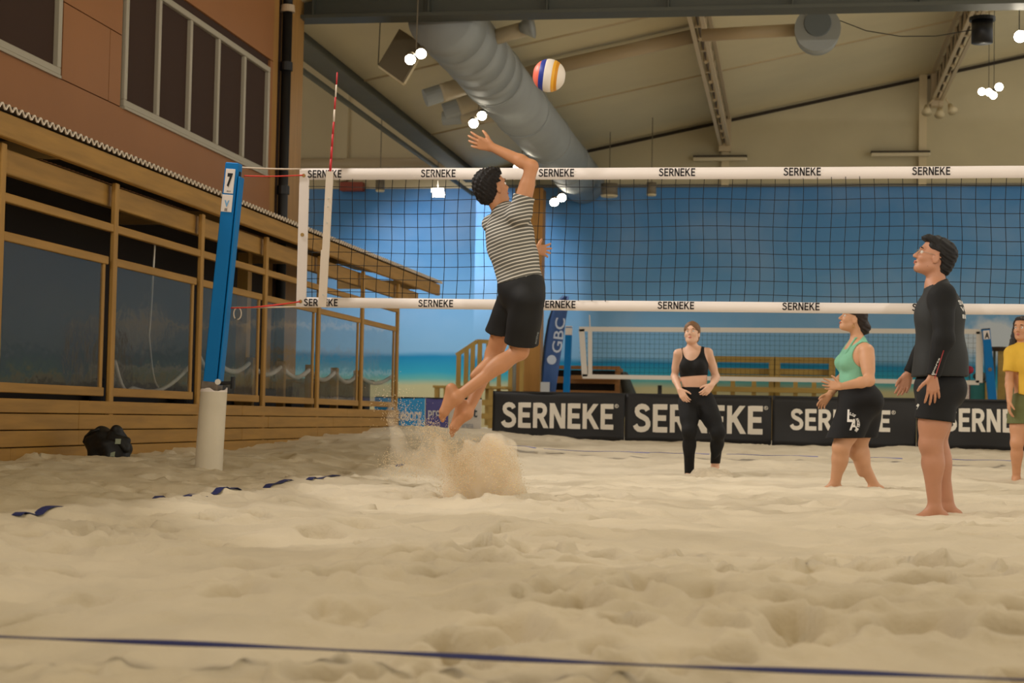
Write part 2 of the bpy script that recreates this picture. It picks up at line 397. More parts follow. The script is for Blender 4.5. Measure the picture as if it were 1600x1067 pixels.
# ---------------------------------------------------------------- back wall with the painted beach
def mural_material(name, zh, cloud=None):
    m = bpy.data.materials.new(name); m.use_nodes = True; nt = m.node_tree; b = nt.nodes['Principled BSDF']
    b.inputs['Roughness'].default_value = 0.55; b.inputs['Specular IOR Level'].default_value = 0.25
    tc = nt.nodes.new('ShaderNodeTexCoord'); sp = nt.nodes.new('ShaderNodeSeparateXYZ'); nt.links.new(tc.outputs['Object'], sp.inputs[0])
    n = nt.nodes.new('ShaderNodeTexNoise'); n.inputs['Scale'].default_value = 1.0; n.inputs['Detail'].default_value = 4
    mp = nt.nodes.new('ShaderNodeMapping'); mp.inputs['Scale'].default_value = (0.5, 0.5, 1.4)
    nt.links.new(tc.outputs['Object'], mp.inputs[0]); nt.links.new(mp.outputs[0], n.inputs['Vector'])
    ad = nt.nodes.new('ShaderNodeMath'); ad.operation = 'MULTIPLY_ADD'; ad.inputs[1].default_value = 0.16; nt.links.new(n.outputs['Fac'], ad.inputs[0]); nt.links.new(sp.outputs['Z'], ad.inputs[2])
    mr = nt.nodes.new('ShaderNodeMapRange'); mr.inputs['From Min'].default_value = 0.08; mr.inputs['From Max'].default_value = 7.08
    nt.links.new(ad.outputs[0], mr.inputs['Value'])
    r = nt.nodes.new('ShaderNodeValToRGB'); e = r.color_ramp.elements
    stops = [(0.0, (205, 186, 140)), (1.36, (196, 190, 146)), (1.52, (100, 176, 172)), (1.68, (46, 160, 188)), (zh-0.06, (20, 132, 180)), (zh+0.08, (128, 178, 214)),
             (zh+0.9, (120, 172, 214)), (4.4, (92, 150, 202)), (6.9, (66, 124, 186))]
    e[0].position = 0; e[0].color = (*lin(stops[0][1]), 1); e[1].position = 1; e[1].color = (*lin(stops[-1][1]), 1)
    for z, c in stops[1:-1]:
        k = e.new(z/7.0); k.color = (*lin(c), 1)
    nt.links.new(mr.outputs[0], r.inputs['Fac'])
    out = r.outputs['Color']
    # soft printed haze in the sky, and a printed white cloud
    n2 = nt.nodes.new('ShaderNodeTexNoise'); n2.inputs['Scale'].default_value = 0.7; n2.inputs['Detail'].default_value = 5
    mp2 = nt.nodes.new('ShaderNodeMapping'); mp2.inputs['Scale'].default_value = (0.8, 0.5, 1.0); nt.links.new(tc.outputs['Object'], mp2.inputs[0]); nt.links.new(mp2.outputs[0], n2.inputs['Vector'])
    r2 = nt.nodes.new('ShaderNodeValToRGB'); r2.color_ramp.elements[0].position = 0.45; r2.color_ramp.elements[1].position = 0.8
    nt.links.new(n2.outputs['Fac'], r2.inputs['Fac'])
    ml = nt.nodes.new('ShaderNodeMath'); ml.operation = 'MULTIPLY'; ml.inputs[1].default_value = 0.28; nt.links.new(r2.outputs['Color'], ml.inputs[0])
    gz = nt.nodes.new('ShaderNodeMapRange'); gz.inputs['From Min'].default_value = zh+0.2; gz.inputs['From Max'].default_value = zh+1.0; nt.links.new(sp.outputs['Z'], gz.inputs['Value'])
    ml2 = nt.nodes.new('ShaderNodeMath'); ml2.operation = 'MULTIPLY'; nt.links.new(ml.outputs[0], ml2.inputs[0]); nt.links.new(gz.outputs[0], ml2.inputs[1])
    mx = nt.nodes.new('ShaderNodeMix'); mx.data_type = 'RGBA'; mx.inputs['B'].default_value = (*lin((190, 205, 225)), 1)
    nt.links.new(ml2.outputs[0], mx.inputs['Factor']); nt.links.new(out, mx.inputs['A']); out = mx.outputs['Result']
    if cloud:
        cx, cz, sx, sz = cloud
        v = nt.nodes.new('ShaderNodeMapping'); v.vector_type = 'TEXTURE'; v.inputs['Location'].default_value = (cx, 0, cz); v.inputs['Scale'].default_value = (sx, 1000, sz)
        nt.links.new(tc.outputs['Object'], v.inputs[0])
        ln = nt.nodes.new('ShaderNodeVectorMath'); ln.operation = 'LENGTH'; nt.links.new(v.outputs[0], ln.inputs[0])
        n3 = nt.nodes.new('ShaderNodeTexNoise'); n3.inputs['Scale'].default_value = 2.6; n3.inputs['Detail'].default_value = 5; nt.links.new(tc.outputs['Object'], n3.inputs['Vector'])
        a2 = nt.nodes.new('ShaderNodeMath'); a2.operation = 'MULTIPLY_ADD'; a2.inputs[1].default_value = 1.1; nt.links.new(n3.outputs['Fac'], a2.inputs[0]); nt.links.new(ln.outputs['Value'], a2.inputs[2])
        r3 = nt.nodes.new('ShaderNodeMapRange'); r3.inputs['From Min'].default_value = 1.55; r3.inputs['From Max'].default_value = 1.2; nt.links.new(a2.outputs[0], r3.inputs['Value'])
        mm = nt.nodes.new('ShaderNodeMath'); mm.operation = 'MULTIPLY'; mm.inputs[1].default_value = 0.75; nt.links.new(r3.outputs[0], mm.inputs[0])
        mx2 = nt.nodes.new('ShaderNodeMix'); mx2.data_type = 'RGBA'; mx2.inputs['B'].default_value = (*lin((222, 224, 226)), 1)
        nt.links.new(mm.outputs[0], mx2.inputs['Factor']); nt.links.new(out, mx2.inputs['A']); out = mx2.outputs['Result']
    nt.links.new(out, b.inputs['Base Color'])
    return m
m_beige = mat('painted_steel_cladding', (198, 187, 154), 0.7, var=0.10, scale=0.8)
m_beige2 = mat('painted_wall', (212, 196, 160), 0.7, var=0.08, scale=0.6)
YB, YL = 40.0, 41.6
def roof_z(x): return 8.20 + 0.209*x
# right part of the back wall: painted mural below, gable cladding above (follows the slope of the roof)
XC = -7.62
m_mural = mural_material('beach_mural', 2.02, (4.75, 2.62, 0.95, 0.55))
wb = struct(meshobj('wall_back', [(XC,YB,0),(14,YB,0),(14,YB,6.22),(XC,YB,6.22),(XC,YB+.2,0),(XC,YB+.2,6.22),(14,YB+.2,0),(14,YB+.2,6.22)],
       [(0,1,2,3),(4,0,3,5),(3,2,7,5),(1,6,7,2),(6,4,5,7)], m_mural))
g = meshobj('gable_cladding', [(XC,YB-.04,6.22),(14,YB-.04,6.22),(14,YB-.04,11.4),(XC,YB-.04,roof_z(XC)+.1),(XC,YB+.2,6.22),(14,YB+.2,6.22),(14,YB+.2,11.4),(XC,YB+.2,roof_z(XC)+.1)],
       [(0,1,2,3),(1,0,4,5),(4,0,3,7),(3,2,6,7),(5,4,7,6)], m_beige, wb)
# upright joints and a rail on the gable
for xx in (-6.2, -1.55, 3.05, 7.8):
    box('pilaster', (xx-.09, YB-.16, 6.22), (xx+.09, YB-.04, roof_z(xx)), m_beige2, wb)
box('ledge', (XC, YB-.10, 6.20), (14, YB-.04, 6.27), mat('grey_steel', (112, 110, 100), 0.5), wb)
m_dark = mat('dark_seal', (52, 44, 34), 0.8)
mb = MB(); mb.bar((XC, YB-.07, roof_z(XC)-.10), (14, YB-.07, roof_z(14)-.06), .07, .05); mb.build('roof_edge_strip', m_dark, wb)
# left part, set further back behind the side area
wl2 = struct(meshobj('wall_back_left', [(-20,YL,0),(XC+.4,YL,0),(XC+.4,YL,6.42),(-20,YL,6.42)], [(0,1,2,3)], mural_material('beach_mural_left', 2.16)))
meshobj('upper_cladding', [(-20,YL-.03,6.42),(XC+.6,YL-.03,6.42),(XC+.6,YL-.03,13),(-20,YL-.03,13),(-20,YL+.2,6.42),(XC+.6,YL+.2,6.42),(XC+.6,YL+.2,13),(-20,YL+.2,13)],
        [(0,1,2,3),(1,0,4,5),(3,2,6,7),(5,4,7,6)], m_beige2, wl2)
box('pilaster', (-11.62, YL-.22, 6.6), (-11.30, YL-.03, 13), m_beige2, wl2)
struct(box('wall_back_return', (XC-.001, YB+.2, 0), (XC+.2, YL, 9), m_beige2))
struct(box('wall_side_far', (-20.2, 23, 0), (-20, YL, 13), m_beige2))

# ---------------------------------------------------------------- ceiling
m_ceil = mat('roof_deck', (216, 204, 168), 0.8, var=0.10, scale=0.5)
def roof_pt(x, y, d=0.0): return (x, y, roof_z(x)-d)
ceiling = struct(meshobj('ceiling', [(-7.6,-6,roof_z(-7.6)),(14,-6,roof_z(14)),(14,YB,roof_z(14)),(-7.6,YB,roof_z(-7.6)),
       (-7.6,-6,roof_z(-7.6)+.25),(14,-6,roof_z(14)+.25),(14,YB+.2,roof_z(14)+.25),(-7.6,YB+.2,roof_z(-7.6)+.25)],
       [(3,2,1,0),(4,5,6,7),(0,1,5,4),(1,2,6,5),(2,3,7,6),(3,0,4,7)], m_ceil))
# deck panels: shallow battens where the roof sheets join
m_seam = mat('roof_sheet_joint', (190, 172, 138), 0.8)
for yy in (28.9, 34.6):
    MB().bar((-7.6, yy, roof_z(-7.6)-.012), (13.8, yy, roof_z(13.8)-.012), .05, .03, (0,1,0)).build('roof_joint', m_seam, ceiling)
struct(box('ceiling_side', (-20.2, 23.4, 12.6), (-7.9, YL+.2, 12.8), m_ceil))

struct(box('wall_light_blocker', (-7.6, -6.2, -.1), (14, -6, 11.2), m_beige2))  # unseen wall added to cut the fill light from behind the camera
# ---------------------------------------------------------------- brown two storey building on the left
XW = -7.2
m_brown = mat('brown_panel', (162, 109, 66), 0.5, var=0.08, scale=0.7, spec=0.35)
m_joint = mat('panel_joint', (58, 36, 24), 0.8)
wl = struct(box('wall_left', (-7.6, 4, -0.1), (XW-.02, 22.9, 12), m_joint))
W1 = (17.04, 22.12, 3.90, 5.40)     # long window: y0, y1, z0, z1
W2 = (12.6, 15.44, 3.90, 5.40)      # corner window
ys = [4.0, 6.4, 8.8, 11.2, 12.6, 15.44, 16.62, 17.04, 19.4, 22.12, 22.3]
def panel(y0, y1, z0, z1): box('panel', (XW-.02, y0+.006, z0+.006), (XW+.012, y1-.006, z1-.006), m_brown, wl)
m_dim = mat('shaded_brown_panel', (44, 34, 26), 0.7)  # brown wall under the pavilion roof, its shade put into the colour
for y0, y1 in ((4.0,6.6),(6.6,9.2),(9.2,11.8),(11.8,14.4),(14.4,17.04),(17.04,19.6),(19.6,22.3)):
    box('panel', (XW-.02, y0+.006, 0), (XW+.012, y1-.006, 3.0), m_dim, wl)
for y0, y1 in ((4.0,10.6),(10.6,22.3)): panel(y0, y1, 3.0, 3.88)
for y0, y1 in ((4.0,8.3),(8.3,12.52)): panel(y0, y1, 3.88, 6.3)
for y0, y1, z0, z1 in ((15.5,16.66,3.88,4.66),(16.66,16.98,3.88,4.66),(15.5,16.98,4.66,5.52),(12.52,17.0,5.52,6.6),(17.0,22.3,5.52,6.6),(22.16,22.3,3.88,5.52)):
    panel(y0, y1, z0, z1)
for y0, y1 in ((4.0,12.5),(12.5,22.3)): panel(y0, y1, 6.6, 12)
m_frame = mat('grey_white_window_frame', (178, 170, 152), 0.4)
m_glass = bpy.data.materials.new('dark_window_glass'); m_glass.use_nodes = True
_b = m_glass.node_tree.nodes['Principled BSDF']; _b.inputs['Base Color'].default_value = (0.014, 0.015, 0.010, 1); _b.inputs['Roughness'].default_value = 0.03; _b.inputs['IOR'].default_value = 2.0
def window(name, w, mull):
    y0, y1, z0, z1 = w; fr = 0.075
    root = struct(box(name, (XW-.14, y0+.01, z0+.01), (XW-.10, y1-.01, z1-.01), mat('dim_room', (40, 36, 28), 0.9)))
    for nm, lo, hi in (('frame_bottom', (y0, z0), (y1, z0+fr)), ('frame_top', (y0, z1-fr), (y1, z1)), ('frame_side', (y0, z0+fr), (y0+fr, z1-fr)), ('frame_side', (y1-fr, z0+fr), (y1, z1-fr))):
        bevel(box(nm, (XW-.06, lo[0], lo[1]), (XW+.035, hi[0], hi[1]), m_frame, root), .008)
    edges = [y0]+mull+[y1]
    for yy in mull: bevel(box('mullion', (XW-.06, yy-.035, z0+fr), (XW+.03, yy+.035, z1-fr), m_frame, root), .008)
    for a, b in zip(edges[:-1], edges[1:]):
        box('pane', (XW-.05, a+.03, z0+fr-.01), (XW-.04, b-.03, z1-fr+.01), m_glass, root)
    box('sill', (XW-.02, y0, z0-.03), (XW+.04, y1, z0), m_frame, root)
    return root
window('window_1', W1, [18.04, 19.05, 20.05, 21.07])
window('window_2', W2, [14.02])
# timber corner of the building and drain pipe
m_wood = mat('pine', (182, 144, 84), 0.55, var=0.22, scale=3.0, stretch=(6, 0.6, 6))
m_woodz = mat('glulam', (172, 128, 68), 0.5, var=0.18, scale=2.0, stretch=(7, 7, 0.5))
m_woodx = mat('pine_cross', (182, 144, 84), 0.55, var=0.22, scale=3.0, stretch=(0.6, 6, 6))
pil = tag(bevel(box('timber_pillar', (-7.62, 22.98, 0), (-7.18, 23.72, 9.0), m_woodz), .01), 'thick laminated timber pillar at the corner of the brown building', 'pillar')
t1 = struct(box('trim_1', (-7.3, 22.3, 0), (XW+.01, 22.52, 12), m_woodz)); 
t2 = struct(box('trim_2', (-7.3, 22.74, 0), (XW+.02, 22.96, 12), m_woodz))
pp = thing('drain_pipe', 'black drain pipe running down the corner beside the timber pillar', 'pipe', (-7.1, 22.63, 0))
m_black = mat('black_plastic', (24, 24, 26), 0.45)
MB().tube([(-7.1,22.63,0),(-7.1,22.63,6.30)], .07, 16).build('tube', m_black, pp, True)
for zz in (3.75, 5.52): MB().tube([(-7.1,22.63,zz-.06),(-7.1,22.63,zz+.06)], .09, 16).build('coupling', m_black, pp)
MB().tube([(-7.1,22.63,6.30),(-7.1,22.63,6.40)], [.105,.095], 18).build('cap', mat('cream_plastic', (196,176,150), .5), pp)
MB().tube([(-7.1,22.63,6.4),(-7.1,22.63,6.6)], .07, 12).build('upper_tube', m_black, pp, True)

# ---------------------------------------------------------------- steel overhead
m_beam = mat('dark_green_grey_steel', (74, 76, 68), 0.5, var=0.1, scale=1.0)
gb = thing('roof_girder', 'dark steel girder crossing the whole hall at the top edge', 'girder', (0, 23.7, 6.45))
MB().box((-7.9, 23.5, 6.43), (14, 23.9, 6.48)).build('bottom_flange', m_beam, gb)
MB().box((-7.9, 23.68, 6.48), (14, 23.72, 7.15)).build('web', m_beam, gb)
MB().box((-7.9, 23.5, 7.15), (14, 23.9, 7.2)).build('top_flange', m_beam, gb)
for xx in np.arange(-7, 14, 1.75): MB().box((xx-.01, 23.52, 6.48), (xx+.01, 23.88, 7.15)).build('stiffener', m_beam, gb)
m_green = mat('grey_green_steel', (100, 100, 88), 0.8, var=0.12, scale=1.2)
gl = thing('eaves_girder', 'long grey steel I-beam running back along the left eaves', 'girder', (-7.6, 32, 6.3))
MB().box((-7.86, 23.9, 6.33), (-7.42, YB-.12, 6.37)).build('bottom_flange', m_green, gl)
MB().box((-7.655, 23.9, 6.37), (-7.625, YB-.12, 6.90)).build('web', m_green, gl)
MB().box((-7.86, 23.9, 6.90), (-7.42, YB-.12, 6.95)).build('top_flange', m_green, gl)
tag(MB().tube([(-7.98,24,6.25),(-7.98,YL-.2,6.25)], .05, 10).build('conduit', m_green, None, True), 'thin grey conduit running under the left side of the eaves girder', 'pipe')
# upstand beside the girder (closes the eaves towards the hall)
MB().box((-7.64, 23.9, 6.95), (-7.56, YB, 12.6)).build('upstand', m_green, gl)

def truss(x, label):
    r = thing('roof_truss', label, 'truss', (x, 32, roof_z(x)-.7), 'light lattice trusses under the roof')
    zb, zt = roof_z(x)-.72, roof_z(x)-.08; m = mat('cream_steel', (196, 178, 146), 0.5)
    y0, y1 = 23.95, YB-.2
    for s in (-1, 1):
        MB().box((x+s*.10-.035, y0, zb), (x+s*.10+.035, y1, zb+.05)).build('bottom_chord', m, r)
        MB().box((x+s*.10-.035, y0, zt), (x+s*.10+.035, y1, zt+.06)).build('top_chord', m, r)
    MB().box((x-.012, y0, zb+.05), (x+.012, y1, zt)).build('web_shade_board', mat('web_gap_shade', (84, 70, 52), .7), r)  # added board, coloured as the shade between the uprights
    n = 17; st = (y1-y0-.2)/n
    for i in range(n+1):
        y = y0+.1+i*st
        MB().box((x-.05, y-.035, zb+.03), (x+.05, y+.035, zt+.02)).build('upright', m, r)
    for i in range(n):
        y = y0+.1+i*st
        a, b = ((y, zb+.03), (y+st, zt)) if i % 2 else ((y, zt), (y+st, zb+.03))
        MB().bar((x, a[0], a[1]), (x, b[0], b[1]), .05, .05, (1,0,0)).build('diagonal', m, r)
    MB().box((x-.14, YB-.28, zb-.12), (x+.14, YB-.05, roof_z(x)-.02)).build('bearing', m, r)
    return r
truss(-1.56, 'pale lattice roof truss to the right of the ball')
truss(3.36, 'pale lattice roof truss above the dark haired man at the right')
cb = tag(MB().tube([(-4.9, 30.2, roof_z(-4.9)-.22), (-1.7, 30.2, roof_z(-1.7)-.22)], .13, 14).build('roof_pipe', mat('pale_duct', (186,166,134), .45), None, True), 'pale pipe under the roof between the big duct and the truss', 'pipe')
cb2 = tag(MB().tube([(-1.4, 25.9, 6.62), (0.14, 25.9, 6.68)], .10, 14).build('roof_pipe', mat('pale_duct', (186,166,134), .45), None, True), 'pale pipe leading to the round grey duct end under the girder', 'pipe')

# ---------------------------------------------------------------- ducts
m_duct = mat('galvanised_duct', (162, 166, 164), 0.62, metal=0.0, var=0.14, scale=1.2)
du = thing('air_duct', 'large grey round air duct running back under the left side of the roof', 'duct', (-5.2, 33, 6.7))
ZD = 6.31; XD = -4.95
MB().tube([(XD,27.1,ZD),(XD,YB-.12,ZD)], .51, 32).build('duct_run', m_duct, du, True)
for yy in (27.15, 30.3, 33.4, 36.6): MB().tube([(XD,yy-.035,ZD),(XD,yy+.035,ZD)], .53, 32).build('joint_ring', m_duct, du)
# segmented elbow turning up and to the left
el = [(XD,27.1,ZD), (XD-.01,26.5,ZD+.02), (XD-.04,25.9,ZD+.06), (XD-.09,25.3,ZD+.11), (XD-.16,24.7,ZD+.17), (XD-.24,24.1,ZD+.24)]
for a, b in zip(el[:-1], el[1:]):
    a = Vector(a); b = Vector(b); e = (b-a)*.04
    MB().tube([a-e, b+e], [.52, .505], 32).build('elbow_segment', m_duct, du, True)
m_flex = mat('pale_flexible_duct', (190, 176, 148), 0.5, bump=0.3, bscale=30)
MB().tube([(XD+.3,25.3,ZD+.18),(XD+.62,25.25,ZD+.25),(XD+.85,25.22,ZD+.30)], .12, 18).build('branch', m_flex, du, True)
MB().tube([(XD+.80,25.1,ZD+.29),(XD+1.0,25.08,ZD+.32)], [.07,.20], 20).build('branch_cone', m_duct, du, True)
for (a, b, r) in (((-5.85,27.3,6.04),(-5.3,27.5,6.26),.16), ((-5.8,28.6,6.05),(-5.25,28.7,6.26),.16), ((-6.1,30.4,6.2),(-5.3,30.4,6.24),.14)):
    a = Vector(a); b = Vector(b); fl = MB(); pts = []; rs = []
    for i in range(13): pts.append(a+(b-a)*(i/12)); rs.append(r*(1 if i % 2 else .93))
    fl.tube(pts, rs, 18); fl.build('branch_duct', m_flex, du, True)
    MB().tube([a+(a-b)*.45, a], [r*.95, r*.95], 16).build('nozzle', m_duct, du)
ce = thing('duct_end', 'round grey duct end hanging under the girder right of the middle', 'duct', (0.38, 26, 6.6))
MB().tube([(.38,25.6,6.62),(.38,26.05,6.64)], .335, 28).build('barrel', m_duct, ce, True)
MB().tube([(.38,25.57,6.62),(.38,25.64,6.62)], [.35,.35], 28).build('rim', m_duct, ce)
MB().tube([(.38,25.54,6.70),(.38,25.6,6.70)], [.2,.22], 24).build('inner_disc', mat('duct_grey', (110,118,122), .5), ce)
for s_ in (-.2, .2): MB().bar((.38+s_,25.9,6.85),(.38+s_,25.9,roof_z(.38+s_)),.02,.02).build('hanger', m_duct, ce)
dr = thing('black_drum', 'black drum shaped fixture hanging beside the right roof truss', 'fixture', (2.75, 25, 6.4))
MB().tube([(2.75,25,6.22),(2.75,25,6.56)], .155, 24).build('body', m_black, dr, True)
MB().tube([(2.75,25,6.55),(2.75,25,6.60)], .19, 24).build('rim', m_black, dr)
for s in (-1,1): MB().bar((2.75+s*.1,25,6.6),(2.75+s*.06,25,roof_z(2.75)-.6),.02,.02).build('hook', m_seam, dr)
hp = thing('ceiling_baffle', 'tilted square ceiling panel with a cream edge beside the first lamp pair', 'panel', (-5.95, 25, 6.15))
def frame_panel():
    A, B, C_ = Vector((-6.338, 25.000, 6.012)), Vector((-5.884, 24.750, 5.684)), Vector((-5.609, 24.950, 6.290)); D_ = A+(C_-B)
    n = (B-A).cross(C_-B).normalized()
    if n.z < 0: n = -n
    v = [A,B,C_,D_]; MB().add(v+[p+n*.05 for p in v], [(0,1,2,3),(7,6,5,4),(0,4,5,1),(1,5,6,2),(2,6,7,3),(3,7,4,0)]).build('board', mat('baffle_grey', (120,108,86), .8), hp)
    mm = mat('cream_edge', (214,198,160), .6)
    for a, b in ((A,B),(B,C_),(C_,D_),(D_,A)): MB().bar(a-n*.005, b-n*.005, .035, .05).build('edge', mm, hp)
    for p in (A, C_): MB().bar(p+n*.05, (p.x, p.y, roof_z(p.x)), .012, .012).build('hanger', m_black, hp)
frame_panel()

# ---------------------------------------------------------------- lamps
m_lamp = mat('lamp_glow', (255, 244, 220), 0.5, emit=30)
m_house = mat('lamp_housing', (120, 110, 92), 0.5)
def flood_pair(pa, pb, label, group, r=.085):
    a, b = Vector(pa), Vector(pb); c = (a+b)/2
    t = thing('floodlight', label, 'lamp', tuple(c), group)
    ax = Vector((0.15, -0.8, -0.6)).normalized()
    for p in (a, b):
        MB().tube([p-ax*.16, p-ax*.005], [r*.75, r*1.12], 18).build('reflector', m_house, t, True)
        MB().tube([p-ax*.012, p+ax*.004], r, 18).build('lens', m_lamp, t)
    MB().bar(a-ax*.1, b-ax*.1, .03, .03).build('bracket', m_house, t)
    MB().bar(c-ax*.1, (c.x, c.y+.1, 6.02 if c.y > 24 else roof_z(c.x)), .015, .015).build('hanger', m_house, t)
    return t
G = 'twin floodlights in a row under the big duct'
flood_pair((-5.358, 22.900, 5.652), (-5.236, 23.050, 5.765), 'nearest twin floodlight, beside the tilted square ceiling panel', G, .075)
flood_pair((-5.368, 27.800, 5.608), (-5.254, 27.950, 5.767), "twin floodlight just above the jumping player's raised hand", G, .08)
flood_pair((-5.408, 32.700, 5.591), (-5.252, 32.850, 5.730), "twin floodlight behind the jumping player's raised elbow", G, .075)
flood_pair((-5.411, 38.100, 5.603), (-5.247, 38.200, 5.720), 'farthest twin floodlight, seen through the net right of the jumping player', G, .1)
fr = thing('floodlight', 'cluster of four small floodlights hanging on wires at the upper right', 'lamp', (3.002, 26.000, 5.707))
for (x, y, r) in ((1534,143,.055), (1545,144,.055), (1552,149,.055), (1561,136,.06)):
    p = Vector((0,0,0)) + Vector({1534: (2.860, 26.000, 5.699), 1545: (2.964, 26.000, 5.688), 1552: (3.030, 26.000, 5.638), 1561: (3.114, 26.000, 5.765)}[x])
    MB().tube([p+Vector((0,.12,.05)), p+Vector((0,.004,0))], [r*.7, r*1.1], 16).build('reflector', m_house, fr, True)
    MB().tube([p+Vector((0,.006,.002)), p-Vector((0,.006,.002))], r, 16).build('lens', m_lamp, fr)
for xx in ((2.969, 26.050, 5.737), (3.045, 26.050, 5.736)): MB().bar(xx, (xx[0], 26.05, roof_z(xx[0])-.01), .008, .008).build('wire', m_black, fr)
MB().bar((2.852, 26.100, 5.719), (3.155, 26.100, 5.754), .03, .03).build('bracket', m_house, fr)
f2 = thing('floodlight', 'single floodlight cut by the right edge of the picture', 'lamp', (3.223, 24.500, 6.194))
p = Vector((3.223, 24.500, 6.194))
MB().tube([p+Vector((0,.14,.06)), p+Vector((0,.004,0))], [.06, .1], 18).build('reflector', m_house, f2, True)
MB().tube([p+Vector((0,.006,.002)), p-Vector((0,.006,.002))], .085, 18).build('lens', m_lamp, f2)
MB().bar(p+Vector((0,.1,.05)), (p.x, p.y+.1, roof_z(p.x)-.01), .012, .012).build('hanger', m_black, f2)
# bright panel lamp in front of the left mural
f3 = thing('panel_lamp', 'double panel lamp shining on the bright left part of the mural', 'lamp', (-8.246, 38.400, 5.937))
for q in ((-8.261, 38.400, 5.937), (-8.228, 38.400, 5.830)):
    c = Vector(q)
    bevel(box('panel', (c.x-.13, c.y, c.z-.035), (c.x+.13, c.y+.04, c.z+.04), m_lamp, f3), .02)
    box('housing', (c.x-.15, c.y+.04, c.z-.05), (c.x+.15, c.y+.10, c.z+.05), m_house, f3)
c = Vector((-8.267, 38.500, 5.951)); MB().bar((c.x,c.y,c.z),(c.x,c.y,12.5),.02,.02).build('hanger', m_house, f3)
# small unlit fixtures seen through the net
for i, (q, lb) in enumerate((((-9.802, 39.000, 6.134), 'small unlit pendant fixture before the left mural'), ((-3.148, 38.000, 5.881), 'small unlit pendant fixture below the top tape right of the jumping player'), ((-4.186, 38.600, 5.937), 'broad unlit pendant fixture at the end of the big duct'))):
    q = Vector(q); t = thing('pendant_fixture', lb, 'fixture', tuple(q), 'unlit pendants before the mural')
    w = .11 if i < 2 else .2
    MB().tube([(q.x,q.y,q.z-.12),(q.x,q.y,q.z+.16)], w, 16).build('body', m_house, t, True)
    MB().tube([(q.x,q.y,q.z-.15),(q.x,q.y,q.z-.11)], [w*.9,w*1.05], 16).build('rim', mat('cream_edge', (214,198,160), .6), t)
    MB().bar((q.x,q.y,q.z+.16),(q.x,q.y, 12.5 if i == 0 else roof_z(q.x)),.02,.02).build('stem', m_house, t)
for q, w, lb in (((-1.670, 39.750, 6.872), .64, 'long pale wall lamp below the end of the left truss'), ((2.535, 39.750, 6.951), .68, 'long pale wall lamp left of the right truss end')):
    t = thing('wall_lamp', lb, 'lamp', q, 'unlit tube lamps high on the back wall'); q = Vector(q)
    bevel(box('diffuser', (q.x-w, q.y-.05, q.z-.06), (q.x+w, q.y+.06, q.z+.02), mat('tube_diffuser', (214,202,172), .4), t), .02)
    box('tray', (q.x-w, q.y-.02, q.z+.02), (q.x+w, YB-.05, q.z+.07), mat('dark_steel', (70,62,50), .6), t)
for q, lb in (((3.091, 39.300, 7.830), 'small spotlight at the truss end, left one of three'), ((3.380, 39.300, 7.767), 'small spotlight at the truss end, middle one of three'), ((3.681, 39.300, 7.854), 'small tilted spotlight at the truss end, right one of three')):
    q = Vector(q); t = thing('spotlight', lb, 'lamp', tuple(q), 'three small spotlights at the end of the right truss')
    d = Vector((.25 if 'right' in lb.split(',')[-1] else -.05, -.5, -.7)).normalized()
    MB().tube([q-d*.22, q-d*.1, q], [.05,.08,.12], 16).build('shade', mat('cream_edge', (214,198,160), .6), t, True)
    MB().tube([q-d*.22, (q.x*.5+3.36*.5, q.y, q.z+.3)], .02, 8).build('arm', m_seam, t)
# pipes and cable
tag(MB().tube([(-16,YL-.25,7.02),(-7.9,YL-.25,7.02)], .16, 16).build('wall_pipe', mat('pale_duct', (186,166,134), .45), None, True), 'pale horizontal pipe on the wall left of the eaves girder', 'pipe')
tag(box('red_box', (-11.45, YL-.3, 6.34), (-10.85, YL-.05, 6.56), mat('dull_red', (150,70,52), .6)), 'small red box under the wall pipe beside the antenna', 'box')
cab = [(0.66,25.6,6.76),(1.1,25.45,6.54),(1.6,25.3,6.41),(2.1,25.15,6.37),(2.62,25.0,6.42)]
tag(MB().tube(cab, .007, 6).build('hanging_cable', m_black, None, True), 'thin dark cable sagging from the girder to the black drum', 'cable')

# ================================================================ WOODEN PAVILION ON THE LEFT
XF = -5.75
pv = thing('wooden_pavilion', 'long timber pavilion with plastic windows under a corrugated roof along the left', 'pavilion', (XF, 15.75, 0.2))
POSTS = [9.35, 11.50, 13.62, 15.78, 17.86, 20.02, 22.17, 24.26]
rnd = random.Random(4)
m_woody = mat('pavilion_timber', (172, 130, 62), 0.55, var=0.24, scale=3.0, stretch=(6, 0.5, 6))
m_woodp = mat('pavilion_post', (174, 132, 64), 0.55, var=0.22, scale=3.0, stretch=(6, 6, 0.5))
bevel(box('fascia_board', (XF-.02, 6.0, 2.585), (XF+.05, 26.9, 2.765), m_woody, pv), .008)
bevel(box('header_beam', (XF-.16, 6.0, 2.36), (XF-.09, 25.9, 2.55), m_woody, pv), .008)
for y in POSTS:
    bevel(box('post', (XF-.055, y-.04, 0.0), (XF-.01, y+.04, 2.56), m_woodp, pv), .008)
m_film = bpy.data.materials.new('clear_plastic_sheet'); m_film.use_nodes = True
_nt = m_film.node_tree; _nt.nodes.remove(_nt.nodes['Principled BSDF']); _o = _nt.nodes['Material Output']
_t = _nt.nodes.new('ShaderNodeBsdfTransparent'); _t.inputs[0].default_value = (.93,.94,.95,1)
_g = _nt.nodes.new('ShaderNodeBsdfGlossy'); _g.inputs['Roughness'].default_value = .06; _g.inputs['Color'].default_value = (.92,.92,.92,1)
_d = _nt.nodes.new('ShaderNodeBsdfDiffuse'); _d.inputs['Color'].default_value = (.30,.31,.31,1)
_tc = _nt.nodes.new('ShaderNodeTexCoord'); _n = _nt.nodes.new('ShaderNodeTexNoise'); _n.inputs['Scale'].default_value = 1.6; _n.inputs['Detail'].default_value = 4
_nt.links.new(_tc.outputs['Object'], _n.inputs['Vector'])
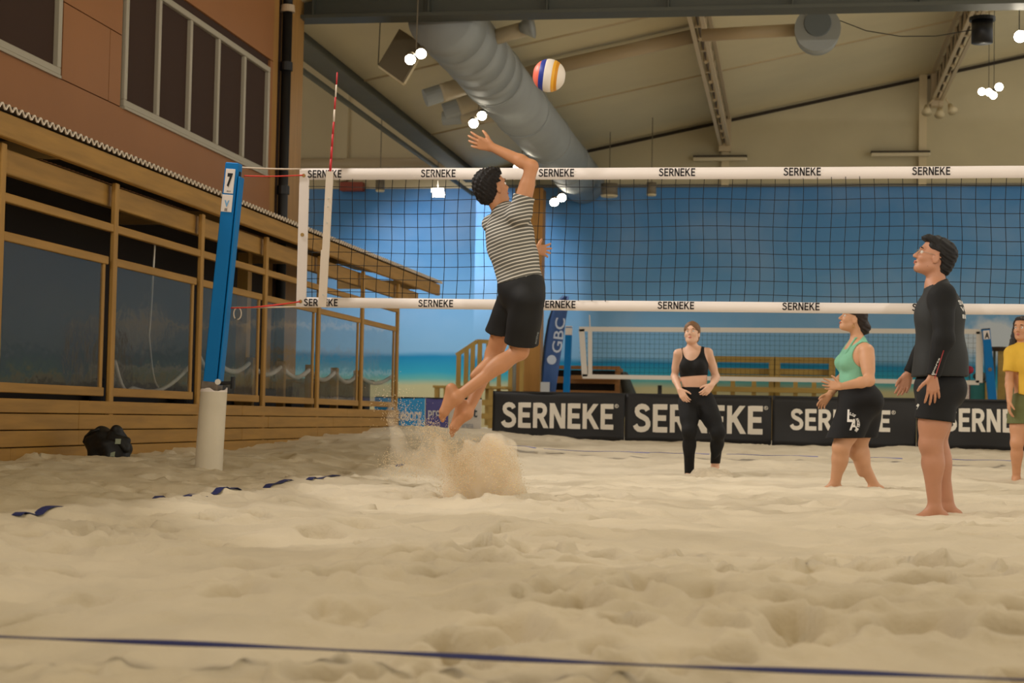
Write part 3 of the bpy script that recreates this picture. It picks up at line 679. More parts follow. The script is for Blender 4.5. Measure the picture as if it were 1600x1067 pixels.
_bp = _nt.nodes.new('ShaderNodeBump'); _bp.inputs['Strength'].default_value = .25; _bp.inputs['Distance'].default_value = .03; _nt.links.new(_n.outputs['Fac'], _bp.inputs['Height']); _nt.links.new(_bp.outputs['Normal'], _g.inputs['Normal'])
_m1 = _nt.nodes.new('ShaderNodeMixShader'); _m1.inputs[0].default_value = .17; _nt.links.new(_t.outputs[0], _m1.inputs[1]); _nt.links.new(_d.outputs[0], _m1.inputs[2])
_fr = _nt.nodes.new('ShaderNodeFresnel'); _fr.inputs[0].default_value = 1.5; _nt.links.new(_bp.outputs['Normal'], _fr.inputs['Normal'])
_m2 = _nt.nodes.new('ShaderNodeMixShader'); _nt.links.new(_fr.outputs[0], _m2.inputs[0]); _nt.links.new(_m1.outputs[0], _m2.inputs[1]); _nt.links.new(_g.outputs[0], _m2.inputs[2])
_nt.links.new(_m2.outputs[0], _o.inputs['Surface'])
for i, (a, b) in enumerate(zip(POSTS[:-1], POSTS[1:])):
    a += .04; b -= .04
    bevel(box('rail', (XF-.07, a, 2.13), (XF-.02, b, 2.20), m_woody, pv), .006)
    sa, sb = a+.0, b-.15           # sash hung behind the posts, open gap at its right
    s = bevel(box('sash', (XF-.055, sa, 1.84), (XF-.015, sb+.05, 1.91), m_woody, pv), .006)
    meshobj('pane', [(XF-.035,sa+.005,.78),(XF-.035,sb-.02,.78),(XF-.035,sb-.02,1.85),(XF-.035,sa+.005,1.85)], [(0,1,2,3)], m_film, s)
    bevel(box('stile', (XF-.05, sb-.045, .78), (XF-.02, sb, 1.84), m_woodp, s), .005)
    bevel(box('bottom_rail', (XF-.055, sa, .71), (XF-.015, sb+.03, .785), m_woody, s), .006)
box('inner_post', (XF-.75, 19.0, .2), (XF-.62, 19.15, 2.5), m_woodp, pv)
# plank wall: five courses, staggered joints
zz = [0.67, .555, .425, .295, .165, .03]
for r in range(5):
    cuts = [6.0, 12.94 - (0 if r < 3 else 1.2), 17.1 + (r % 2)*.9, 21.4 - (r % 3)*.7, 24.35]
    for a, b in zip(cuts[:-1], cuts[1:]):
        bevel(box('plank', (XF-.05, a+.003, zz[r+1]+.005), (XF+.0+rnd.uniform(-.004,.004), b-.003, zz[r]-.003), m_woody, pv), .005)
box('kick_backing', (XF-.10, 6, 0), (XF-.06, 24.3, .60), mat('dark_gap', (30,22,14), .9), pv)
for r in range(5):
    bevel(box('end_plank', (-7.1, 24.29, zz[r+1]+.005), (XF-.0, 24.34, zz[r]-.003), m_woodx, pv), .005)
# corrugated roof sheet
v = []; f = []; n = 0
yy = np.arange(6.0, 26.95, .0125); 
for x, z in ((XF+.075, 2.795), (-7.16, 3.02)):
    for t in (0, .006):
        for y in yy: v.append((x, y, z+t+.02*math.sin(2*math.pi*y/.105)))
N = len(yy)
for i in range(N-1):
    f += [(i, i+1, 2*N+i+1, 2*N+i), (N+i, 3*N+i, 3*N+i+1, N+i+1), (i, N+i, N+i+1, i+1)]
meshobj('roof_sheet', v, f, mat('roof_sheet', (96,84,70), .5), pv)
v = []; f = []
for x in (XF+.082, XF+.070):
    for dz in (0, .013):
        for y in yy: v.append((x, y, 2.790+dz+.02*math.sin(2*math.pi*y/.105)))
for i in range(N-1): f += [(i, i+1, N+i+1, N+i), (2*N+i, 3*N+i, 3*N+i+1, 2*N+i+1), (N+i, N+i+1, 3*N+i+1, 3*N+i), (i, 2*N+i, 2*N+i+1, i+1)]
meshobj('sheet_edge', v, f, mat('pale_sheet_edge', (226,214,198), .5), pv)
for y in (8.0, 12.5, 17.0, 21.5, 25.8): box('rafter', (-7.15, y-.03, 2.60), (XF-.03, y+.03, 2.74), m_woodx, pv)
# things inside the pavilion seen through the plastic
box('dim_floor', (-7.15, 6, .02), (-5.9, 24.2, .05), mat('dark_boards', (50,40,30), .8), pv)
m_rope = mat('white_rope', (214,208,196), .8)
def swag(pts, r, label):
    P_ = []
    for (a, b) in zip(pts[:-1], pts[1:]):
        a = Vector(a); b = Vector(b)
        for i in range(8):
            t = i/8; p = a.lerp(b, t); p.z -= .12*math.sin(math.pi*t); P_.append(p)
    P_.append(Vector(pts[-1])); return tag(MB().tube(P_, r, 7).build('rope', m_rope, None, True), label, 'rope')
swag([(-5.82,15.86,1.18)]+[(-6.05,y,1.16) for y in (17.0,18.2,19.4,20.6,21.8,23.0)]+[(-5.82,24.2,1.18)], .028, 'thick white rope hung in swags inside the farther pavilion bays')
for i, (y, lb) in enumerate(((17.0,'third bay'), (18.2,'fourth bay, nearer of two'), (19.4,'fourth bay, farther of two'), (20.6,'fifth bay, nearer of two'), (21.8,'fifth bay, farther of two'), (23.0,'sixth bay'))):
    t = tag(bevel(box('rope_post', (-6.10, y-.04, .05), (-6.0, y+.04, 1.22), m_woodp), .008), 'short post carrying the white rope inside the pavilion, ' + lb, 'post', 'rope posts inside the pavilion')
swag([(-5.82,13.80,1.02),(-6.0,14.65,.80),(-5.82,15.66,1.04)], .02, 'white rope sagging low inside the second pavilion bay')
swag([(-5.84,14.7,2.14),(-5.95,14.9,1.30),(-6.0,15.3,.82)], .009, 'thin pale line hanging inside the second pavilion bay')
def sofa(y0, y1, label):
    t = thing('lounge_sofa', label, 'sofa', (-6.75, (y0+y1)/2, .05), 'dark sofas inside the pavilion'); m = mat('dark_fabric', (44,44,48), .85)
    bevel(box('seat', (-7.05,y0,.12), (-6.4,y1,.50), m, t), .05, 3); bevel(box('backrest', (-7.12,y0,.48), (-6.92,y1,.92), m, t), .05, 3)
    for yy_ in (y0, y1-.15): bevel(box('armrest', (-7.05,yy_,.45), (-6.42,yy_+.15,.68), m, t), .04, 3)
    for a in (-7.0,-6.47):
        for b in (y0+.05, y1-.1): box('leg', (a,b,.02), (a+.05,b+.05,.13), m_black, t)
for a, b, lb in ((11.8,13.4,'first full'),(16.2,17.7,'third full'),(18.6,20.0,'fourth full'),(20.9,22.3,'fifth full')): sofa(a, b, 'dark sofa inside the timber pavilion behind the ' + lb + ' bay')

bc_ = thing('bar_counter', 'dark counter closing the far end of the timber pavilion', 'counter', (-6.5, 24.0, .05))
m_ct = mat('dark_counter', (46,46,48), .7)
bevel(box('front', (-7.1,23.86,.05), (-6.15,24.16,1.06), m_ct, bc_), .01); bevel(box('worktop', (-7.14,23.80,1.06), (-6.1,24.2,1.11), mat('dark_worktop', (66,62,58), .5), bc_), .008)
bc2 = thing('bar_counter', 'dark counter standing behind the white rope in the farther pavilion bays', 'counter', (-7.0, 21, .05))
bevel(box('front', (-7.14,22.5,.05), (-6.85,23.7,1.02), m_ct, bc2), .01); bevel(box('worktop', (-7.15,22.45,1.02), (-6.80,23.75,1.07), mat('dark_worktop', (66,62,58), .5), bc2), .008)

# ================================================================ NEAR COURT: POST, NET, ANTENNA
YN = 11.97
m_blue = mat('blue_painted_aluminium', (0, 114, 186), 0.5, var=0.06, scale=3, spec=0.2)
m_blue2 = mat('blue_side', (10, 66, 124), 0.35)
m_white = mat('white_vinyl', (232, 222, 216), 0.6, var=0.05, scale=2)
m_print = mat('black_print', (26, 24, 26), 0.7)
po = thing('net_post', 'blue net post with a 7 plate standing in a white sleeve', 'post', (-4.27, YN, 0.15))
pt, pb = Vector((-4.135, YN, 2.47)), Vector((-4.265, YN, .80))
ax = (pt-pb).normalized()
def on_post(s, dx=0, dy=0): return pb + ax*s + Vector((1,0,0))*dx + Vector((0,1,0))*dy
def post_box(nm, s0, s1, x0, x1, y0, y1, m):
    M = Matrix.Translation(pb) @ Vector((0,0,1)).rotation_difference(ax).to_matrix().to_4x4()
    return bevel(MB().box((x0,y0,s0),(x1,y1,s1), M).build(nm, m, po), .006)
L = (pt-pb).length
post_box('profile', 0, L, -.062, .042, -.05, .05, m_blue)
post_box('slide_rail', 0, L-.06, .042, .050, -.018, .018, m_print)
post_box('edge_profile', 0, L-.10, .050, .066, -.05, .05, m_blue)
post_box('number_plate', L-.235, L-.05, -.050, .024, -.054, -.051, m_white)
post_box('sticker', L-.375, L-.245, -.058, .026, -.054, -.051, m_white)
q = on_post(L-.185, -.032, -.056); lettering('7', q, (1,0,-.08), ax, .042, .105, m_print, po, .06)
q = on_post(L-.222, -.025, -.056); lettering('BEACH', q, (1,0,-.08), ax, .03, .010, m_print, po, .02)
q = on_post(L-.335, -.036, -.056); lettering('V', q, (1,0,-.08), ax, .04, .05, mat('light_blue_print', (120,170,215), .6), po, .05)
q = on_post(L-.368, -.028, -.056); lettering('II', q, (1,0,-.08), ax, .02, .022, mat('grey_print', (120,112,108), .6), po, .05)
post_box('collar', -.10, .02, -.07, .06, -.06, .06, mat('worn_grey_steel', (120,108,96), .5, var=.3, scale=20))
MB().tube([pb+Vector((.05,-.02,.01)), pb+Vector((.17,-.02,.015))], .014, 10).build('crank_shaft', m_black, po)
MB().tube([pb+Vector((.165,-.02,-.03)), pb+Vector((.165,-.02,.06))], .018, 10).build('crank_knob', m_black, po)
MB().tube([pb+Vector((.055,-.03,.02)), pb+Vector((.06,-.06,.02))], .022, 12).build('pulley', mat('bright_steel', (190,186,176), .3, metal=.7), po)
sl = MB().tube([(-4.285,YN,-.05),(-4.275,YN,.3),(-4.255,YN,.755)], [.105,.103,.100], 28, cap=False)
sl.tube([(-4.255,YN,.755),(-4.275,YN,.3),(-4.285,YN,-.05)], [.094,.097,.099], 28, cap=False)
sl.build('sleeve', mat('white_plastic_sleeve', (214,204,184), .55, var=.08, scale=4), po, True)
v = []; f = []
for k in range(29):
    a = 2*math.pi*k/28; c_, s_ = math.cos(a), math.sin(a); hz = .762+.012*math.sin(3*a+1)+.006*math.sin(7*a)
    v += [(-4.255+.101*c_, YN+.101*s_, .745), (-4.255+.101*c_, YN+.101*s_, hz), (-4.255+.093*c_, YN+.093*s_, hz)]
for k in range(28): f += [(3*k,3*k+3,3*k+4,3*k+1), (3*k+1,3*k+4,3*k+5,3*k+2)]
meshobj('torn_rim', v, f, m_white, po)

nt_ = thing('volleyball_net', 'nearest net of black cord with white lettered tapes across the court', 'net', (-1, YN, 1.4))
X0, X1 = -3.63, 5.4
def z_top(x): return 2.425 + .0*x
ZT, ZB2 = 2.43, 1.42            # upper edge of the top tape, lower tape centre
def tape(nm, z0, z1, x0=X0, x1=X1):
    n = 90; v = []; f = []
    for i in range(n+1):
        x = x0+(x1-x0)*i/n; sag = .010*math.sin(math.pi*(x+3.6)/9); w = .004*math.sin(x*3.1)+.003*math.sin(x*7.7)
        for y, z in ((-.006, z0), (-.009, (z0+z1)/2), (-.006, z1), (.006, z1), (.006, z0)): v.append((x, YN+y+w, z-sag))
    for i in range(n):
        a = i*5; 
        for k in range(5): f.append((a+k, a+5+k, a+5+(k+1) % 5, a+(k+1) % 5))
    f += [tuple(range(5))[::-1], tuple(n*5+k for k in range(5))]
    return meshobj(nm, v, f, m_white, nt_, True)
tape('top_tape', 2.345, 2.430); tape('bottom_tape', 1.388, 1.463)
bevel(MB().add([(X0,YN-.008,1.39),(X0+.075,YN-.008,1.39),(X0+.075,YN-.008,2.42),(X0,YN-.008,2.42),(X0,YN+.008,1.39),(X0+.075,YN+.008,1.39),(X0+.075,YN+.008,2.42),(X0,YN+.008,2.42)],
     [(0,1,2,3),(7,6,5,4),(0,4,5,1),(1,5,6,2),(2,6,7,3),(3,7,4,0)]).build('side_tape', m_white, nt_), .003)
mb = MB(); r = random.Random(2)
def wob(x, z): return (x+.006*math.sin(z*9+x*3), YN+.006*math.sin(x*5+z*4), z+.006*math.sin(x*4.3+z*2))
xs = np.arange(X0+.115, X1, .1); zs = np.arange(1.50, 2.34, .0985)
for x in xs:
    pts = [wob(x, z) for z in np.linspace(1.45, 2.35, 11)]
    mb.tube(pts, .0029, 3, cap=False)
for z in zs:
    pts = [wob(x, z) for x in np.arange(X0+.06, X1, .1)]
    mb.tube(pts, .0029, 3, cap=False)
stuff(mb.build('netting', mat('black_cord', (16,16,18), .8), nt_))
WT = .262; HT = .058
m_pr2 = mat('tape_print', (34, 28, 30), .7)
for x in ((-3.565, 11.950, 2.346)[0], (-2.698, 11.950, 2.333)[0], (-1.818, 11.950, 2.329)[0], (-0.940, 11.950, 2.330)[0], (-0.051, 11.950, 2.331)[0], (0.843, 11.950, 2.341)[0], 2.10):
    lettering('SERNEKE', (x, YN-.0155, 2.349+.008), (1,0,0), (0,0,1), WT, HT, m_pr2, nt_, .17)
for x in ((-3.570, 11.950, 1.396)[0], (-2.696, 11.950, 1.385)[0], (-1.790, 11.950, 1.369)[0], (-0.934, 11.950, 1.372)[0], (-0.049, 11.950, 1.367)[0], (0.851, 11.950, 1.370)[0], 2.10):
    lettering('SERNEKE', (x, YN-.0155, 1.397), (1,0,0), (0,0,1), WT, .054, m_pr2, nt_, .17)
m_brass = mat('brass_eyelet', (150,120,70), .35, metal=.8)
for z in (2.375, 1.93, 1.43): MB().tube([(X0+.035,YN-.014,z),(X0+.035,YN-.008,z)], .014, 12).build('eyelet', m_brass, nt_)
m_red = mat('red_cord', (206,58,44), .7); m_cord = mat('white_cord', (206,190,170), .7)
def rope(nm, pts, r, m, par, sag=0):
    a, b = Vector(pts[0]), Vector(pts[-1]); q = [a.lerp(b, i/10) - Vector((0,0,sag*math.sin(math.pi*i/10))) for i in range(11)]
    return MB().tube(q, r, 6).build(nm, m, par, True)
rope('tension_rope', [(-4.08,YN,2.44),(X0+.01,YN,2.425)], .006, m_cord, nt_, .004)
rope('red_rope', [(-4.06,YN-.01,2.375),(X0+.035,YN-.012,2.378)], .005, m_red, nt_, .006)
rope('tension_rope', [(-4.13,YN,1.382),(X0,YN,1.392)], .006, m_cord, nt_, .003)
rope('red_rope', [(-4.13,YN-.03,1.376),(X0+.035,YN-.014,1.43)], .005, m_red, nt_, .012)
rope('red_rope', [(-3.95,YN-.02,1.385),(X0+.035,YN-.016,1.428)], .004, m_red, nt_, .0)
MB().tube([(-4.08+.03*math.sin(t), YN-.02, 1.335-.045*math.cos(t)) for t in np.linspace(0, math.pi*1.8, 14)], .005, 6).build('rope_loop', m_cord, nt_, True)

an = thing('antenna', 'red and white striped antenna rising from a white sleeve on the net edge', 'antenna', (-3.40, YN-.02, 1.39))
at, ab = Vector((-3.350, 11.940, 3.146)), Vector((-3.386, 11.940, 2.401)); m_ared = mat('antenna_red', (196,44,50), .5); m_awh = mat('antenna_white', (222,208,192), .5)
for i in range(8):
    MB().tube([at.lerp(ab, i/8), at.lerp(ab, (i+1)/8)], .0055+.0006*i, 8).build('rod_segment', m_ared if i not in (1, 3) else m_awh, an, True)
bt = Vector((-3.414, 11.940, 1.387))
rodm = MB().tube([ab, bt], .011, 8).build('rod', m_awh, an, True)
u = (ab-bt).normalized(); sx = Vector((1,0,0))
for (t0, t1, w, dx, nm) in ((.36, 1.0, .055, .0, 'upper_sleeve'), (0.0, .42, .062, -.004, 'lower_sleeve')):
    a, b = bt.lerp(ab, t0)+sx*dx, bt.lerp(ab, t1)+sx*dx
    MB().bar(a, b, w, .012, (1,0,0)).build(nm, m_awh, an).location.y -= (.008 if nm[0] == 'u' else .012)
for t in (.80,.74,.62,.09): p = bt.lerp(ab, t); MB().tube([(p.x,p.y-.022,p.z),(p.x,p.y-.012,p.z)], .006, 8).build('stud', mat('bright_steel', (190,186,176), .3, metal=.7), an)

# ================================================================ COURT LINES (blue webbing)
m_web = mat('navy_webbing', (24, 34, 92), .6); m_web2 = mat('blue_webbing', (44, 66, 170), .6)
def ribbon(nm, pts, w, m, tilt=0.0, parent=None):
    v = []; f = []
    for i, p in enumerate(pts):
        p = Vector(p); d = (Vector(pts[min(i+1,len(pts)-1)])-Vector(pts[max(i-1,0)])).normalized()
        s = d.cross(Vector((0,0,1))).normalized(); tl = tilt*math.sin(i*.35+.4) if tilt else 0
        s = s*math.cos(tl)+Vector((0,0,1))*math.sin(tl)
        for a, b in ((-1,-.0015),(1,-.0015),(1,.0015),(-1,.0015)): v.append(p+s*(a*w/2)+Vector((0,0,b)))
    for i in range(len(pts)-1):
        for k in range(4): f.append((4*i+k, 4*i+(k+1) % 4, 4*i+4+(k+1) % 4, 4*i+4+k))
    f += [(0,1,2,3), tuple(4*(len(pts)-1)+k for k in (3,2,1,0))]
    return meshobj(nm, v, f, m, parent)
a, b = Vector((-1.941, 3.800, 0.047)), Vector((0.570, 3.800, 0.047))
pts = [a.lerp(b, i/60) for i in range(61)]
pts = [Vector((p.x, p.y, p.z+.002*math.sin(p.x*4))) for p in pts]
tag(ribbon('boundary_line', pts, .045, m_web, .10), 'dark blue back line strap stretched just above the sand in the foreground', 'line')
def seg_line(nm, label, pts3, m, w=.06, zoff=.006, follow=True):
    t = thing(nm, label, 'line', tuple(pts3[0][0]))
    for sgm in pts3:
        q = []
        for i in range(11):
            p = Vector(sgm[0]).lerp(Vector(sgm[1]), i/10); q.append((p.x, p.y, (ground(p.x, p.y) if follow else float(sand_base(p.x, p.y)))+zoff+.004*math.sin(i*1.1)))
        ribbon('strap_piece', q, w, m, .07, t)
    return t
xs_ = -3.42
seg_line('boundary_line', 'blue sideline strap half buried in the sand in front of the white sleeved post', [((xs_,y0,0),(xs_,y1,0)) for y0, y1 in ((6.2,6.45),(7.05,7.5),(8.6,9.5),(9.65,10.3),(10.7,11.3),(11.7,12.5),(12.9,13.3),(14.5,14.9))], m_web, .05)
yl = 19.6
seg_line('boundary_line', 'blue strap of the far back line lying before the black banners', [((x0,yl,0),(x1,yl,0)) for x0, x1 in ((-3.4,-2.95),(-2.85,-1.6),(-1.6,-.9),(-.7,.35),(.5,1.3),(1.6,2.6),(2.9,3.4))], m_web2, .08, .055, False)

# ================================================================ BALL AND BAG
bc = Vector((-1.547, 10.550, 2.808)); br = .107
ba = thing('volleyball', 'beach volleyball with coral, blue, white and yellow panels flying above the net', 'ball', tuple(bc))
baxis = Vector((1,.06,-.14)).normalized(); bu = (Vector((0,0,1))-baxis*baxis.z).normalized(); bw = baxis.cross(bu)
cols = [(-1,-.56,(238,118,98),'coral'), (-.56,-.24,(40,58,150),'dark blue'), (-.24,.24,(226,216,206),'white'), (.24,.42,(226,166,52),'yellow'), (.42,.58,(200,134,24),'deep yellow'), (.58,1,(222,210,196),'off-white')]
for a0, a1, c_, nm in cols:
    v = []; f = []; n = 40; K = 8
    for i in range(K+1):
        s = a0+(a1-a0)*i/K
        e = min(i, K-i)/K; rr = br*(1-.018*max(0, 1-e*9))
        s_ = max(-1, min(1, s)); rad = math.sqrt(max(0, 1-s_*s_))
        for k in range(n):
            t = 2*math.pi*k/n; v.append(bc+(baxis*s_+(bu*math.cos(t)+bw*math.sin(t))*rad)*rr)
    for i in range(K):
        for k in range(n): f.append((i*n+k, i*n+(k+1) % n, (i+1)*n+(k+1) % n, (i+1)*n+k))
    o = meshobj('panel', v, f, mat('ball_'+nm.replace(' ','_'), c_, .45), ba, True); o['label'] = nm+' ball panel'
bg = thing('sports_bag', 'black sports bag slumped on the sand against the pavilion planks', 'bag', (-5.35, 12.66, .2))
gz = ground(-5.35, 12.66)
B0 = Vector((-5.338, 12.600, 0.178)); gz = B0.z
E1, E2, E3 = V(.93,-.35,0), V(.35,.93,0), V(0,0,1)
c0 = V(B0.x, B0.y, gz)
def bw_(a, b, c): return tuple(c0+E1*a+E2*b+E3*c)
bagw = lambda X, Y, Z: .006*np.sin(X*38+Z*21)+.005*np.sin(Z*47-X*15+Y*30)
m_bag = mat('black_nylon', (15,15,17), .55, var=.2, scale=10)
sculpt('bag_body', [Ell(bw_(-.04,0,.13),(.17,.13,.135),[E1,E2,E3],.05), Ell(bw_(-.10,0,.17),(.09,.10,.10),[E1,E2,E3],.05), Ell(bw_(.08,0,.11),(.11,.12,.12),[E1,E2,E3],.05), Cone(bw_(.06,0,.16),bw_(.09,-.02,.25),.065,.045,.04), Ell(bw_(0,0,.03),(.19,.13,.05),[E1,E2,E3],.04)], m_bag, bg, .009, 0, (), bagw)
sculpt('bag_lid', [Cone(bw_(.08,-.06,.20),bw_(.20,-.02,.12),.05,.035,.03), Cone(bw_(.12,-.03,.17),bw_(.19,0,.18),.04,.03,.03)], m_bag, bg, .008, 0, (), bagw)
MB().tube([bw_(-.16,-.06,.10),bw_(-.20,-.08,.16),bw_(-.18,-.08,.20),bw_(-.12,-.09,.24),bw_(-.04,-.08,.26)], .012, 8).build('strap', m_bag, bg, True)
lb = MB().add([bw_(.155,-.10,.15),bw_(.195,-.08,.15),bw_(.20,-.08,.19),bw_(.16,-.10,.19)], [(0,1,2,3)]).build('label_patch', mat('grey_label', (150,160,140), .6), bg)
MB().add([bw_(.13,-.125,.05),bw_(.165,-.11,.05),bw_(.17,-.11,.09),bw_(.135,-.125,.08)], [(0,1,2,3)]).build('label_patch', mat('grey_label', (150,160,140), .6), bg)

# ================================================================ BANNERS
m_banner = mat('black_banner_cloth', (34, 34, 37), .55, var=.12, scale=1.5)
m_letter = mat('cream_lettering', (236, 230, 220), .6)
YBN = 24.0
def banner(x0, x1, zb, zt, label, tx0, tx1, tz0, tz1, mcloth, body, mlet, y=YBN, group=None, amp=.012, bold=.20, seed=0, regd=True, name='advertising_banner'):
    t = thing(name, label, 'banner', ((x0+x1)/2, y, zb), group)
    nx, nz = 40, 10; v = []; f = []
    def wr(x, z): return amp*(math.sin(x*5.1+z*7+seed)*.6+math.sin(x*2.3-z*9+seed*2)*.6)
    for j in range(nz+1):
        for i in range(nx+1):
            u = i/nx; x = x0+(x1-x0)*u; z = zb+(zt-zb)*j/nz; sag = .012*math.sin(math.pi*u)*(j/nz) + .01*math.sin(u*14+seed)*(1-j/nz)
            v.append((x, y+wr(x, z), z-sag))
    for j in range(nz):
        for i in range(nx): a = j*(nx+1)+i; f.append((a, a+1, a+nx+2, a+nx+1))
    cl = meshobj('banner_cloth', v, f, mcloth, t, True)
    sd = cl.modifiers.new('thickness', 'SOLIDIFY'); sd.thickness = .006; sd.offset = -1
    if body:
        lettering(body, (tx0, y, tz0), (1,0,0), (0,0,1), tx1-tx0, tz1-tz0, mlet, t, bold, warp=lambda a, b: Vector((tx0+(tx1-tx0)*a, y+wr(tx0+(tx1-tx0)*a, tz0+(tz1-tz0)*b)-.016, tz0+(tz1-tz0)*b)))
        if regd: 
            x = tx1+.015; z = tz1-.06
            ring = MB(); K = 16; vv = []; ff = []
            for k in range(K):
                a = 2*math.pi*k/K; vv += [(x+.03+.028*math.cos(a), y+wr(x,z)-.016, z+.03+.028*math.sin(a)), (x+.03+.021*math.cos(a), y+wr(x,z)-.016, z+.03+.021*math.sin(a))]
            for k in range(K): b2 = (k+1) % K; ff.append((2*k, 2*b2, 2*b2+1, 2*k+1))
            meshobj('registered_mark', vv, ff, mlet, t)
            lettering('R', (x+.019, y+wr(x,z)-.016, z+.016), (1,0,0), (0,0,1), .022, .03, mlet, t, .02)
    for xx in (x0+.03, x1-.03):
        MB().bar((xx, y+.03, zb-.18), (xx, y+.03, zt), .03, .03).build('pole', m_black, t)
    MB().bar((x0, y+.02, zt), (x1, y+.02, zt), .025, .025).build('top_rail', m_black, t)
    return t
def px_x(v): return v
bx = [(-4.267, 24.000, 0.609), (-2.324, 24.000, 0.646), (-0.224, 24.000, 0.641), (1.783, 24.000, 0.680), (3.709, 24.000, 0.674)]
tx = [((-4.131, 24.000, 0.444), (-2.485, 24.000, 0.819)), ((-2.200, 24.000, 0.418), (-0.352, 24.000, 0.830)), ((0.030, 24.000, 0.492), (1.422, 24.000, 0.799)), ((2.151, 24.000, 0.517), (3.494, 24.000, 0.847))]
GB = 'black SERNEKE banners along the end of the court'
for i, lb in enumerate(('black banner lettered SERNEKE beside the small blue, purple and white boards', 'black banner lettered SERNEKE behind the woman in the black sports bra', 'black banner lettered SERNEKE behind the woman in the green top', 'black banner lettered SERNEKE behind the man in the yellow shirt')):
    (a, b) = tx[i]
    banner(bx[i][0]+.003, bx[i+1][0]-.003, .285 if i < 2 else .27, .965, lb, a[0], b[0], a[2], b[2], m_banner, 'SERNEKE', m_letter, seed=i*1.7, group=GB)
# three small sponsor boards
m_gb = mat('board_blue', (60, 166, 236), .5); m_gp = mat('board_purple', (92, 90, 160), .5); m_gw = mat('board_white', (218, 212, 206), .5)
m_wprint = mat('white_print', (222, 222, 226), .6)
p0, p1, p2, p3 = (-6.214, 24.700, 0.575), (-5.426, 24.700, 0.590), (-5.060, 24.700, 0.597), (-4.558, 24.700, 0.606)
q0, q1 = (-5.421, 24.700, 0.357)[2], (-5.432, 24.700, 0.861)[2]
banner(p0[0], p1[0]-.005, q0, q1, 'small bright blue board lettered Göteborg beside the pavilion corner', (-6.032, 24.700, 0.481)[0], (-5.474, 24.700, 0.492)[0], (-5.662, 24.700, 0.449)[2], (-5.668, 24.700, 0.721)[2], m_gb, 'Göteborg', m_wprint, y=24.7, amp=.006, bold=.03, regd=False, name='sponsor_board')
banner(p1[0]+.005, p2[0]-.005, q0+.01, q1, 'small purple board with pale lettering between the blue and the white board', (-5.376, 24.700, 0.542)[0], (-5.099, 24.700, 0.548)[0], (-5.267, 24.700, 0.554)[2], (-5.271, 24.700, 0.719)[2], m_gp, 'profil', m_wprint, y=24.7, amp=.006, bold=.02, regd=False, name='sponsor_board')
bw3 = banner(p2[0]+.005, p3[0], q0+.02, q1+.0, 'small white board with dark lettering beside the first black banner', (-4.853, 24.700, 0.601)[0], (-4.617, 24.700, 0.605)[0], (-4.725, 24.700, 0.584)[2], (-4.728, 24.700, 0.738)[2], m_gw, 'ket', mat('grey_print2', (70,76,84), .6), y=24.7, amp=.006, bold=.02, regd=False, name='sponsor_board')
lettering('arena', ((-4.851, 24.700, 0.485)[0], 24.68, (-4.849, 24.700, 0.427)[2]), (1,0,0), (0,0,1), .18, .06, mat('pale_print', (170,172,178), .6), bw3, .02)

# ================================================================ FAR COURT
def far_net():
    t = thing('volleyball_net', 'far net with plain white tapes beyond the black banners', 'net', (0, 35, 1.5))
    y = 35.0; A, B = Vector((-4.386, 35.000, 2.493)), Vector((3.844, 35.000, 2.528)); C_, D_ = Vector((-4.300, 35.000, 1.490)), Vector((3.838, 35.000, 1.484))
    m = mat('white_tape', (222,214,204), .6); w = .10
    MB().bar(A, B, w, .012).build('top_tape', m, t); MB().bar(C_, D_, w*.9, .012).build('bottom_tape', m, t)
    MB().bar(A+Vector((.05,0,0)), C_+Vector((.05,0,0)), .12, .012, (1,0,0)).build('side_tape', m, t); MB().bar(B, D_, .14, .012, (1,0,0)).build('side_tape', m, t)
    E_, F_ = Vector((-4.154, 35.000, 2.482)), Vector((-4.136, 35.000, 1.492)); MB().bar(E_, F_, .09, .014, (1,0,0)).build('antenna_sleeve', m, t)
    MB().tube([E_, Vector((-4.173, 35.000, 2.794))], .012, 6).build('antenna_rod', m_awh, t)
    n = MB()
    for x in np.arange(A.x+.1, B.x, .1): n.tube([(x,y,A.z),(x,y,C_.z)], .003, 3, cap=False)
    for k in range(1, 10):
        z = C_.z+(A.z-C_.z)*k/10; n.tube([(A.x,y,z),(B.x,y,z)], .003, 3, cap=False)
    stuff(n.build('netting', mat('black_cord', (16,16,18), .8), t))
    return t
far_net()
def far_post(xt, xb, w, label, plate=False, top=None):
    t = thing('net_post', label, 'post', xb); a, b = Vector(xb), Vector(xt)
    MB().bar(a, b, w, w, (1,0,0)).build('profile', m_blue, t)
    d = (b-a).normalized()
    MB().bar(b, b+d*.02, w*1.02, w*1.02, (1,0,0)).build('cap', m_print if plate else m_white, t)
    k = .17 if not plate else .2
    bb = MB().bar(b-d*k, b-d*.02, w*.8 if plate else w*1.03, w*1.1, (1,0,0)).build('number_plate', m_white, t)
    if plate:
        q = b-d*.19-Vector((w*.3, w*.56, 0)); lettering('A', q, (1,0,0), (0,0,1), w*.6, .13, m_print, t, .04)
        MB().tube([a.lerp(b,.5)-Vector((0,w*.55,0)), a.lerp(b,.5)-Vector((0,w*.6,0))], .04, 10).build('pulley', mat('worn_grey_steel', (120,108,96), .5), t)
    MB().tube([(a.x,a.y,-.05),(a.x,a.y,.7)], .11, 16).build('sleeve', mat('white_plastic_sleeve', (214,204,184), .55), t, True)
    return t
far_post((-4.606, 35.000, 2.532), (-4.642, 35.000, 0.779), .13, 'thin blue post holding the left end of the far net')
far_post((3.958, 35.000, 2.569), (4.119, 35.000, 0.942), .16, 'blue post with a marked white plate at the right end of the far net', True)
